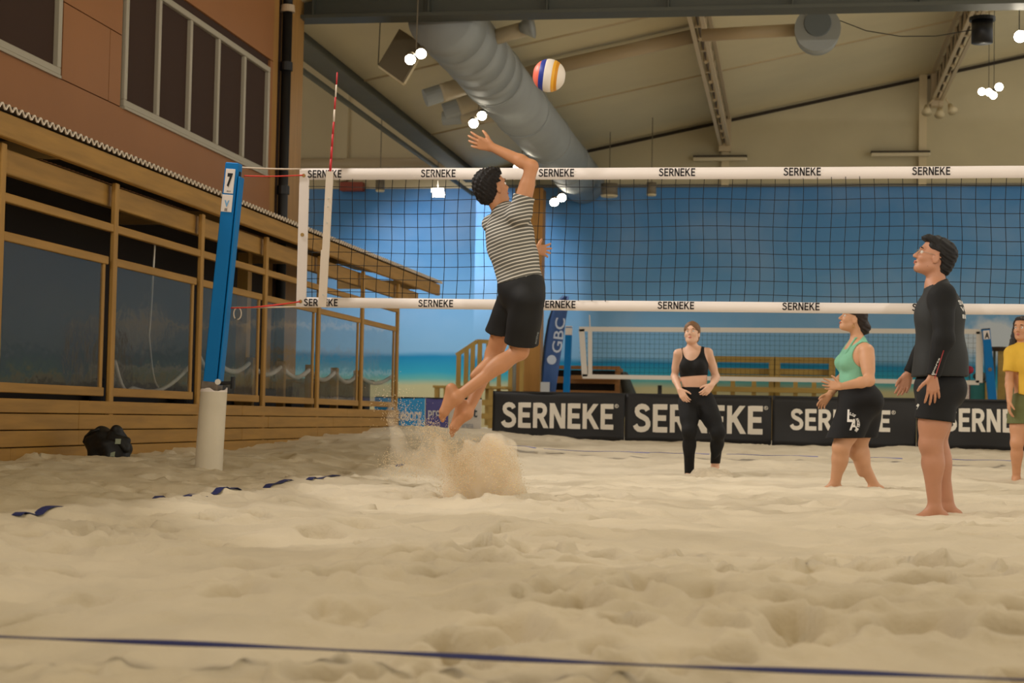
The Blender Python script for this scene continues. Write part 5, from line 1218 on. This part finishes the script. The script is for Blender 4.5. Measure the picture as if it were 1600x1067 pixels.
# ---------------------------------------------------------------- dark haired man at the right, in profile
def tall_man():
    f = unit((-1,-.12,0)); l = unit(np.cross(UP, f))
    sk = skin('pale_skin', (184,132,104))
    ps = person('dark haired man in black vest and sleeves standing in profile at the net', (0.957, 10.900, 0.083))
    hc = V((0.905, 10.900, 1.673)); hf = unit((-.94,-.10,.34)); NB = V((0.922, 10.900, 1.492)); CH = V((0.948, 10.900, 1.271)); WA = V((0.957, 10.900, 1.018)); HP = V((0.951, 10.900, 0.839))
    SL, SR = V((0.948, 10.740, 1.399)), V((0.956, 11.100, 1.434)); EL, WL = V((0.949, 10.640, 1.136)), V((0.885, 10.640, 0.904)); ER, WR = V((0.900, 11.180, 1.154)), V((0.777, 11.160, 0.933))
    HL, HR = V((0.933, 10.820, 0.772)), V((0.939, 10.990, 0.775)); KL, AL = V((0.890, 10.800, 0.481)), V((0.923, 10.830, 0.078)); KR, AR = V((0.938, 11.000, 0.479)), V((1.023, 11.020, 0.075))
    up_h = unit((.34,0,.94))
    legs = leg_prims(HL, KL, AL, -f, (.105,.074,.064,.040), .069) + leg_prims(HR, KR, AR, -f, (.105,.074,.064,.040), .069)
    feet = foot_prims(AL, (-1,-.25,-.1), UP) + foot_prims(AR, (-.6,.1,-.1), UP)
    arms = arm_prims(SL, EL, WL) + arm_prims(SR, ER, WR)
    hands = hand_prims(WL, V(.05,-.02,-1), V(-1,-.15,-.1), (.22,.25,.2), .16, 1.0, .85, -1) + hand_prims(WR, V(-.35,0,-1), V(-1,.2,.2), (.35,.4,.3), .05, 1.0, .3, 1)
    tors = torso_prims(HP, WA, CH, NB, f, l, (.160,.145,.170), (.118,.115,.130)) + [Cone(NB, SL, .052, .058, .05), Cone(NB, SR, .052, .058, .05)]
    neck = [Cone(NB-V(.005,0,.03), hc+V(.022,0,-.055), .060, .056, .03)]
    sculpt('body', tors+neck+head_prims(hc, hf, up_h, 1.02)+arms+hands+legs+feet, sk, ps, .0055)
    face_parts(hc, hf, up_h, 1.02, ps, (26,20,18))
    F, Lh, Uh = frame(hf, up_h); RR = [F, Lh, Uh]
    def hp(a, b, c): return hc+F*a+Lh*b+Uh*c
    def cl(a, c): # keep above height c or behind a
        pa, pc = hp(a,0,0), hp(0,0,c)
        return lambda X, Y, Z: np.minimum((X-pa[0])*F[0]+(Y-pa[1])*F[1]+(Z-pa[2])*F[2], -((X-pc[0])*Uh[0]+(Y-pc[1])*Uh[1]+(Z-pc[2])*Uh[2]))
    sculpt('hair', [Ell(hp(-.030,0,.055), (.108,.090,.085), RR, .03), Ell(hp(-.085,0,.0), (.055,.074,.090), RR, .03), Ell(hp(.040,0,.098), (.072,.070,.034), RR, .03), Ell(hp(-.075,0,-.055), (.045,.060,.055), RR, .03)],
           mat('black_hair', (20,17,17), .7, var=.4, scale=40), ps, .006, 0, (cl(.06, .078), cl(-.018, .038), cl(-.045, -.02)), hairnoise(.004, 110))
    sculpt('beard_shade', [Cone(hp(.068,.0,-.102), hp(.02,.052,-.07), .0225, .015, .01), Cone(hp(.068,.0,-.102), hp(.02,-.052,-.07), .0225, .015, .01)], mat('stubble_skin', (150,108,84), .7), ps, .0045, -.0005)
    gm = mat('glass_rim', (150,140,126), .3, metal=.4); gl_ = MB()
    for sg in (1, -1):
        gl_.tube([hp(.102+.0*math.cos(t), sg*(.032+.020*math.cos(t)), .001+.017*math.sin(t)) for t in np.linspace(0, 2*math.pi, 15)], .0013, 5)
        gl_.tube([hp(.101, sg*.052, .004), hp(.05, sg*.078, .006), hp(-.005, sg*.080, .008)], .0013, 5)
    gl_.tube([hp(.103,.012,.002), hp(.103,-.012,.002)], .0013, 5); gl_.build('eyeglasses', gm, ps, True)
    # black long sleeves (undershirt), dark vest, shorts
    mk = mat('black_long_sleeves', (13,13,15), .8, var=.2, scale=6); mv = mat('charcoal_vest', (39,40,40), .75, var=.12, scale=5)
    def sleeve(S, E, W, nm):
        d = unit(W-E); sculpt(nm, [Cone(S, E, .080, .066, .03), Cone(E, lerp(E, W, 1.05), .064, .042, .03), Ell(S, (.088,.088,.098), None, .04)], mk, ps, .007, 0, (plane(lerp(E, W, .98), d),), wr(.004, 26, 34, S[1]))
    sleeve(SL, EL, WL, 'sleeve'); sleeve(SR, ER, WR, 'sleeve')
    Rt = [l, f, UP]
    ve = sculpt('vest', [Ell(CH, (.170,.158,.23), Rt, .06), Ell(WA, (.176,.166,.22), Rt, .08), Ell(HP+V(0,0,.02), (.186,.176,.2), Rt, .07), Cone(NB-V(-.01,0,.03), SL, .062, .070, .05), Cone(NB-V(-.01,0,.03), SR, .062, .070, .05), Cone(NB-V(-.006,0,.02), NB+V(.004,0,.016), .072, .066, .03)],
           mv, ps, .007, 0, (plane((0.942, 10.900, 0.908), V(.02,0,-1)), plane(NB+V(0,0,.014), V(-.45,0,1))), wr(.004, 18, 26, .7))
    bv = bvh_of(ve)
    mp_ = mat('white_print_vest', (206,204,200), .7)
    for s_, z, h in (('SVERIGE', 478, .030), ('VOLLEY', 488, .030), ('BEACH', 499, .026)):
        pz = {478: (1.074, 10.900, 1.363), 488: (1.082, 10.900, 1.322), 499: (1.090, 10.900, 1.277)}[z]
        lettering(s_, (pz[0]+.30, 10.9-.10, pz[2]), (0,1,0), (0,0,1), .20, h, mp_, ps, .03, 'back_print', bv)
    sb_ = bvh_of([o for o in ps.children if o.name.startswith('sleeve')][0])
    a = V((0.857, 10.300, 0.894)); 
    q = (0.883, 10.300, 0.902); lettering('sports', q, (.42,0,1), (-1,0,.42), .12, .014, mp_, ps, .02, 'cuff_print', sb_)
    q = (0.872, 10.300, 0.879); lettering('I', q, (.42,0,1), (-1,0,.42), .20, .006, mat('red_stripe', (140,34,32), .7), ps, .02, 'red_stripe', sb_)
    ms = mat('black_shorts', (14,14,16), .8, var=.2, scale=6)
    so = sculpt('shorts', [Ell(HP, (.178,.160,.14), Rt, .05), Ell(HP+V(.015,0,-.02), (.16,.14,.13), Rt, .05), Cone(HL, lerp(HL, KL, .8), .128, .122, .03), Cone(HR, lerp(HR, KR, .8), .128, .122, .03)], ms, ps, .007, 0, (plane((0.889, 10.900, 0.634), V(-.10,0,-1)), plane(HP+V(0,0,.08), UP)), wr(.004, 20, 24, 2))
    q = (0.765, 10.300, 0.692); lettering('J', q, (.5,0,.8), (-.8,0,.5), .035, .014, mp_, ps, .02, 'printed_mark', bvh_of(so))
tall_man()

# ---------------------------------------------------------------- woman in green top
def green_woman():
    Y_ = 14.4; f = unit((-1,-.28,0)); l = unit(np.cross(UP, f))
    sk = skin('fair_skin', (202,152,118))
    ps = person('woman in a mint green top and black shorts walking behind the net', (0.563, 14.400, 0.060))
    hc = V((0.532, 14.400, 1.491)); hf = unit((-.93,-.22,.28)); NB = V((0.582, 14.400, 1.306)); CH = V((0.557, 14.400, 1.127)); WA = V((0.559, 14.400, 0.953)); HP = V((0.593, 14.400, 0.785))
    SL, SR = V((0.645, 14.240, 1.208)), V((0.551, 14.550, 1.236)); EL, WL = V((0.664, 14.140, 0.959)), V((0.429, 13.980, 0.904)); ER, WR = V((0.482, 14.660, 1.024)), V((0.346, 14.350, 0.840))
    HL, HR = V((0.548, 14.320, 0.676)), V((0.641, 14.500, 0.678)); KL, AL = V((0.442, 14.220, 0.400)), V((0.400, 14.300, 0.091)); KR, AR = V((0.574, 14.500, 0.372)), V((0.738, 14.620, 0.078))
    up_h = unit((.28,0,.95))
    legs = leg_prims(HL, KL, AL, -f, (.112,.074,.064,.042), .068) + leg_prims(HR, KR, AR, -f, (.112,.072,.062,.040), .066)
    feet = foot_prims(AL, (-1,-.2,-.05), UP, .92) + foot_prims(AR, (-.9,-.2,-.3), UP, .92)
    arms = arm_prims(SL, EL, WL, (.060,.046,.045,.028)) + arm_prims(SR, ER, WR, (.056,.044,.042,.028))
    hands = hand_prims(WL, V(-.95,.0,.12), V(-.1,.1,1), (.2,.3,.25), .14, .94, .7, 1) + hand_prims(WR, V(-.62,-.1,-.75), V(-.7,-.3,.5), (.3,.4,.3), .06, .94, .5, 1)
    tors = torso_prims(HP, WA, CH, NB, f, l, (.185,.145,.150), (.140,.118,.110)) + [Cone(NB, SL, .042, .056, .05), Cone(NB, SR, .042, .052, .05),
             Ell(CH+f*.085+l*.065-UP*.01, (.066,.064,.066), None, .04), Ell(CH+f*.085-l*.065-UP*.01, (.066,.064,.066), None, .04), Ell(HP-f*.07+l*.07, (.10,.10,.11), None, .05), Ell(HP-f*.07-l*.07, (.10,.10,.11), None, .05)]
    neck = [Cone(NB-V(.0,0,.03), hc+V(.02,0,-.05), .052, .048, .03)]
    sculpt('body', tors+neck+head_prims(hc, hf, up_h, .95)+arms+hands+legs+feet, sk, ps, .006)
    face_parts(hc, hf, up_h, .95, ps, (40,28,22))
    F, Lh, Uh = frame(hf, up_h); RR = [F, Lh, Uh]
    def hp(a, b, c): return hc+(F*a+Lh*b+Uh*c)*.95
    def cl(a, c):
        pa, pc = hp(a,0,0), hp(0,0,c)
        return lambda X, Y, Z: np.minimum((X-pa[0])*F[0]+(Y-pa[1])*F[1]+(Z-pa[2])*F[2], -((X-pc[0])*Uh[0]+(Y-pc[1])*Uh[1]+(Z-pc[2])*Uh[2]))
    mh = mat('dark_brown_hair', (40,28,24), .65, var=.4, scale=30)
    sculpt('hair', [Ell(hp(-.015,0,.054), (.104,.086,.090), RR, .03), Ell(hp(-.082,0,-.005), (.050,.070,.075), RR, .03)], mh, ps, .007, 0, (cl(.075, .085), cl(-.005, .03)), hairnoise(.003, 90))
    sculpt('hair_bun', [Ell(hp(-.115,0,-.045), (.062,.060,.072), RR, .03), Cone(hp(-.10,0,-.09), hp(-.115,.0,-.125), .034, .014, .03)], mh, ps, .007, 0, (), hairnoise(.006, 80))
    e_ = hp(-.006,.079,-.052); MB().tube([e_+V(0,-.004,0)+V(.010*math.cos(t),0,.014*math.sin(t)-.012) for t in np.linspace(0, 2*math.pi, 12)], .002, 5).build('earring', mat('gold', (190,150,80), .3, metal=.9), ps)
    mg = mat('mint_green_top', (126,186,156), .8, var=.10, scale=8)
    Rt = [l, f, UP]; 
    # fitted top: the torso grown by a few millimetres, cut at the neckline and armholes
    sculpt('tank_top', tors, mg, ps, .006, .007, (plane((0.560, 14.400, 0.915), V(.12,0,-1)), plane((0.450, 14.400, 1.218), f*.62+UP*.78),
           lambda X, Y, Z: .0-np.sqrt((X-SL[0])**2+(Y-SL[1])**2+(Z-SL[2]+.03)**2)+.115, lambda X, Y, Z: .0-np.sqrt((X-SR[0])**2+(Y-SR[1])**2+(Z-SR[2]+.03)**2)+.115), wr(.0012, 30, 40))
    # straps
    for sg in (1, -1):
        a = CH+f*.115+l*sg*.075+UP*.035; m_ = NB+f*.045+l*sg*.062+UP*-.005; b_ = NB-f*.035+l*sg*.035+UP*.005
        MB().tube([tuple(a), tuple(lerp(a, m_, .5)+f*.012), tuple(m_+UP*.022), tuple(b_+UP*.022)], [.014,.010,.008,.008], 8).build('strap', mg, ps, True)
    ms = mat('black_cotton_shorts', (17,16,18), .85, var=.2, scale=6)
    so = sculpt('shorts', [Ell(HP, (.212,.176,.15), Rt, .05), Ell(WA+UP*-.02, (.180,.145,.10), Rt, .06), Ell(HP-f*.07+l*.0, (.185,.125,.14), Rt, .06), Cone(HL, lerp(HL, KL, .95), .150, .146, .06), Cone(HR, lerp(HR, KR, .95), .150, .146, .06)], ms, ps, .008, 0,
           (plane((0.575, 14.400, 0.481), V(.03,0,-1)), plane((0.581, 14.400, 0.931), V(-.05,0,1))), wr(.004, 16, 20))
    bv = bvh_of(so); mp_ = mat('white_print_shorts', (222,218,214), .7)
    xd = unit((.98,-.10,0))
    def on(x): return (x[0], 13.7, x[2])
    lettering('L', on((0.443, 13.980, 0.614)), xd, UP, .045, .105, mp_, ps, .035, 'printed_logo', bv)
    lettering('A', on((0.464, 13.980, 0.546)), xd, UP, .070, .095, mp_, ps, .035, 'printed_logo', bv)
    cc = V(on((0.495, 13.980, 0.599)))
    for i, ch in enumerate('LOS ANGELES'):
        if ch == ' ': continue
        t = math.radians(74-11.5*i); dx = V(math.sin(t),0,-math.cos(t)); dz = V(math.cos(t),0,math.sin(t)); o_ = cc+dz*.074-dx*.009
        lettering(ch, tuple(o_), dx, dz, .016, .024, mp_, ps, .04, 'printed_logo', bv)
green_woman()

# ---------------------------------------------------------------- woman in black bra and leggings
def black_woman():
    f = unit((-.10,-1,0)); l = unit(np.cross(UP, f))
    sk = skin('light_skin', (224,180,154))
    ps = person('woman in a black sports bra and black leggings facing the camera behind the net', (-0.890, 16.900, 0.080))
    hc = V((-0.967, 16.880, 1.480)); hf = unit((-.14,-.96,.20)); NB = V((-0.961, 16.920, 1.320)); CH = V((-0.944, 16.900, 1.151)); WA = V((-0.935, 16.900, 0.982)); HP = V((-0.915, 16.920, 0.815))
    SR, SL = V((-1.102, 16.920, 1.272)), V((-0.807, 16.950, 1.290)); ER, WR = V((-1.142, 16.980, 1.046)), V((-1.071, 16.720, 0.905)); EL, WL = V((-0.722, 17.000, 1.047)), V((-0.752, 16.700, 0.955))
    HR, HL = V((-0.985, 16.920, 0.775)), V((-0.831, 16.920, 0.777)); KR, AR = V((-0.969, 16.720, 0.491)), V((-0.974, 16.900, 0.065)); KL, AL = V((-0.684, 16.740, 0.484)), V((-0.724, 17.050, 0.138))
    up_h = unit((0,.2,.98))
    legs = leg_prims(HR, KR, AR, -f, (.098,.066,.060,.040), .060) + leg_prims(HL, KL, AL, -f, (.098,.066,.060,.040), .060)
    feet = foot_prims(AR, (-.2,-1,-.2), UP, .9) + foot_prims(AL, (.25,-1,-.25), UP, .9)
    arms = arm_prims(SR, ER, WR, (.041,.036,.038,.025)) + arm_prims(SL, EL, WL, (.041,.036,.038,.025))
    hands = hand_prims(WR, V(.45,-.35,-.75), V(.75,-.3,.3), (.35,.5,.4), .05, .95, .6, 1) + hand_prims(WL, V(-.55,-.3,-.65), V(-.7,-.3,.3), (.45,.6,.4), .05, .95, .5, -1)
    tors = torso_prims(HP, WA, CH, NB, f, l, (.160,.125,.142), (.112,.090,.102)) + [Cone(NB, SR, .038, .048, .05), Cone(NB, SL, .038, .048, .05),
            Ell(CH+f*.075+l*.062-UP*.01, (.060,.056,.062), None, .035), Ell(CH+f*.075-l*.062-UP*.01, (.060,.056,.062), None, .035)]
    neck = [Cone(NB-V(0,0,.03), hc+V(0,.015,-.05), .050, .046, .03)]
    sculpt('body', tors+neck+head_prims(hc, hf, up_h, .93)+arms+hands+legs+feet, sk, ps, .006)
    face_parts(hc, hf, up_h, .93, ps, (120,84,58), (190,110,100), (70,60,52))
    F, Lh, Uh = frame(hf, up_h); RR = [F, Lh, Uh]
    def hp(a, b, c): return hc+(F*a+Lh*b+Uh*c)*.93
    def cl(a, c):
        pa, pc = hp(a,0,0), hp(0,0,c)
        return lambda X, Y, Z: np.minimum((X-pa[0])*F[0]+(Y-pa[1])*F[1]+(Z-pa[2])*F[2], -((X-pc[0])*Uh[0]+(Y-pc[1])*Uh[1]+(Z-pc[2])*Uh[2]))
    mh = mat('light_brown_hair', (122,88,58), .6, var=.3, scale=30)
    sculpt('hair', [Ell(hp(-.018,0,.042), (.101,.084,.092), RR, .03), Ell(hp(-.080,0,-.02), (.046,.066,.075), RR, .03), Cone(hp(-.09,-.02,-.04), hp(-.10,-.055,-.13), .04, .022, .03)], mh, ps, .0065, 0, (cl(.078, .088), cl(.02, .02), cl(-.028, -.06)), hairnoise(.002, 90))
    mb_ = mat('black_sportswear', (14,14,16), .85, var=.2, scale=6)
    armhole = lambda S, r: (lambda X, Y, Z: r-np.sqrt((X-S[0])**2+(Y-S[1])**2+(Z-S[2])**2))
    top = tors[:3]+tors[3:]
    ctr = NB+f*.06+UP*.03
    # bra: torso grown slightly; cut below, scooped at the neck, cut at the arms
    sculpt('sports_bra', top, mb_, ps, .0055, .007, (plane((-0.925, 16.800, 1.051), V(.08,0,-1)), lambda X, Y, Z: .150-np.sqrt(((X-ctr[0])*1.55)**2+((Y-ctr[1])*.6)**2+((Z-ctr[2]))**2),
          armhole(SR+UP*-.02-l*.055, .118), armhole(SL+UP*-.02+l*.055, .118), lambda X, Y, Z: Z-(NB[2]+.03)+0*X+0*Y))
    sculpt('leggings', tors[:2]+legs, mb_, ps, .006, .007, (plane((-0.928, 16.900, 0.937), UP), lambda X, Y, Z: plane((-0.973, 16.900, 0.058), -UP)(X, Y, Z), lambda X, Y, Z: np.minimum(plane((-0.723, 17.000, 0.171), -UP)(X, Y, Z), X-(AR[0]+AL[0])/2)))
    # mound of sand pushed up around the far foot
    g = V((-0.723, 16.600, 0.074)); tag(sculpt('sand_mound', [Ell(g+V(-.08,0,-.02), (.14,.12,.09), None, .05), Ell(g+V(.06,.05,-.02), (.12,.12,.07), None, .05), Ell(g+V(.0,-.02,-.03), (.22,.16,.05), None, .05)], mat('sand_clump', (204,190,166), .95, var=.2, scale=20), None, .014, 0, (), lambda X, Y, Z: .012*np.sin(X*31+Z*12)*np.sin(Y*27+X*9)), 'small mound of sand heaped over the foot of the woman in leggings', 'sand')
black_woman()

# ---------------------------------------------------------------- man in yellow at the right edge
def yellow_man():
    f = unit((-.30,-.95,0)); l = unit(np.cross(UP, f))
    sk = skin('olive_skin', (200,146,110))
    ps = person('long haired man in a yellow shirt and green shorts cut by the right edge', (2.339, 17.400, 0.055))
    hc = V((2.324, 17.400, 1.589)); hf = unit((-.5,-.86,.08)); NB = V((2.344, 17.400, 1.421)); CH = V((2.363, 17.400, 1.240)); WA = V((2.371, 17.400, 1.034)); HP = V((2.372, 17.400, 0.853))
    SR, SL = V((2.223, 17.380, 1.341)), V((2.513, 17.450, 1.348)); ER, WR = V((2.196, 17.350, 1.081)), V((2.184, 17.250, 0.867)); EL, WL = V((2.564, 17.450, 1.090)), V((2.550, 17.350, 0.875))
    HR, HL = V((2.307, 17.380, 0.775)), V((2.449, 17.420, 0.777)); KR, AR = V((2.267, 17.300, 0.440)), V((2.276, 17.400, 0.079)); KL, AL = V((2.474, 17.320, 0.444)), V((2.503, 17.420, 0.084))
    legs = leg_prims(HR, KR, AR, -f, (.095,.064,.058,.038), .060) + leg_prims(HL, KL, AL, -f, (.095,.064,.058,.038), .060)
    feet = foot_prims(AR, (-.3,-1,-.1), UP) + foot_prims(AL, (.2,-1,-.1), UP)
    arms = arm_prims(SR, ER, WR) + arm_prims(SL, EL, WL)
    hands = hand_prims(WR, V(-.05,-.1,-1), V(.1,-1,0), (.25,.35,.3), .04, 1.0, .5, 1) + hand_prims(WL, V(.05,-.1,-1), V(-.1,-1,0), (.25,.35,.3), .04, 1.0, .5, -1)
    tors = torso_prims(HP, WA, CH, NB, f, l) + [Cone(NB, SR, .048, .054, .05), Cone(NB, SL, .048, .054, .05)]
    neck = [Cone(NB-V(0,0,.03), hc+V(0,.015,-.05), .056, .052, .03)]
    sculpt('body', tors+neck+head_prims(hc, hf, UP, 1.0)+arms+hands+legs+feet, sk, ps, .0065)
    face_parts(hc, hf, UP, 1.0, ps, (36,26,22))
    F, Lh, Uh = frame(hf, UP); RR = [F, Lh, Uh]
    def hp(a, b, c): return hc+F*a+Lh*b+Uh*c
    pa, pc = hp(.03,0,0), hp(0,0,.085)
    cl = lambda X, Y, Z: np.minimum((X-pa[0])*F[0]+(Y-pa[1])*F[1], -(Z-pc[2]+0*X))
    sculpt('hair', [Ell(hp(-.015,0,.045), (.108,.092,.092), RR, .03), Cone(hp(-.05,.06,0), hp(-.02,.095,-.17), .055, .045, .04), Cone(hp(-.05,-.06,0), hp(-.02,-.095,-.17), .055, .045, .04), Ell(hp(-.08,0,-.09), (.05,.09,.11), RR, .03)], mat('long_dark_hair', (36,26,22), .6, var=.4, scale=25), ps, .008, 0, (cl,), hairnoise(.004, 70))
    my = mat('yellow_shirt', (222,178,62), .8, var=.12, scale=6); Rt = [l, f, UP]
    sculpt('shirt', [Ell(CH, (.176,.136,.22), Rt, .06), Ell(WA, (.166,.134,.22), Rt, .06), Ell(HP, (.172,.138,.18), Rt, .05), Cone(NB-UP*.02, SR, .062, .074, .05), Cone(NB-UP*.02, SL, .062, .074, .05), Cone(SR, lerp(SR, ER, .8), .074, .072, .03), Cone(SL, lerp(SL, EL, .8), .074, .072, .03)], my, ps, .008, 0,
           (plane((2.346, 17.400, 0.917), V(-.25,0,-1)), lambda X, Y, Z: np.minimum(plane(lerp(SR, ER, .72), ER-SR)(X, Y, Z), SR[0]+.06-X+0*Y+0*Z), lambda X, Y, Z: np.minimum(plane(lerp(SL, EL, .72), EL-SL)(X, Y, Z), X-SL[0]+.06+0*Y+0*Z)), wr(.004, 18, 24))
    sculpt('shorts', [Ell(HP-UP*.02, (.172,.142,.15), Rt, .05), Cone(HR, lerp(HR, KR, .8), .116, .118, .03), Cone(HL, lerp(HL, KL, .8), .116, .118, .03)], mat('olive_shorts', (104,108,66), .8, var=.15, scale=6), ps, .008, 0, (plane((2.336, 17.400, 0.633), -UP), plane(HP+UP*.10, UP)), wr(.004, 18, 20))
yellow_man()
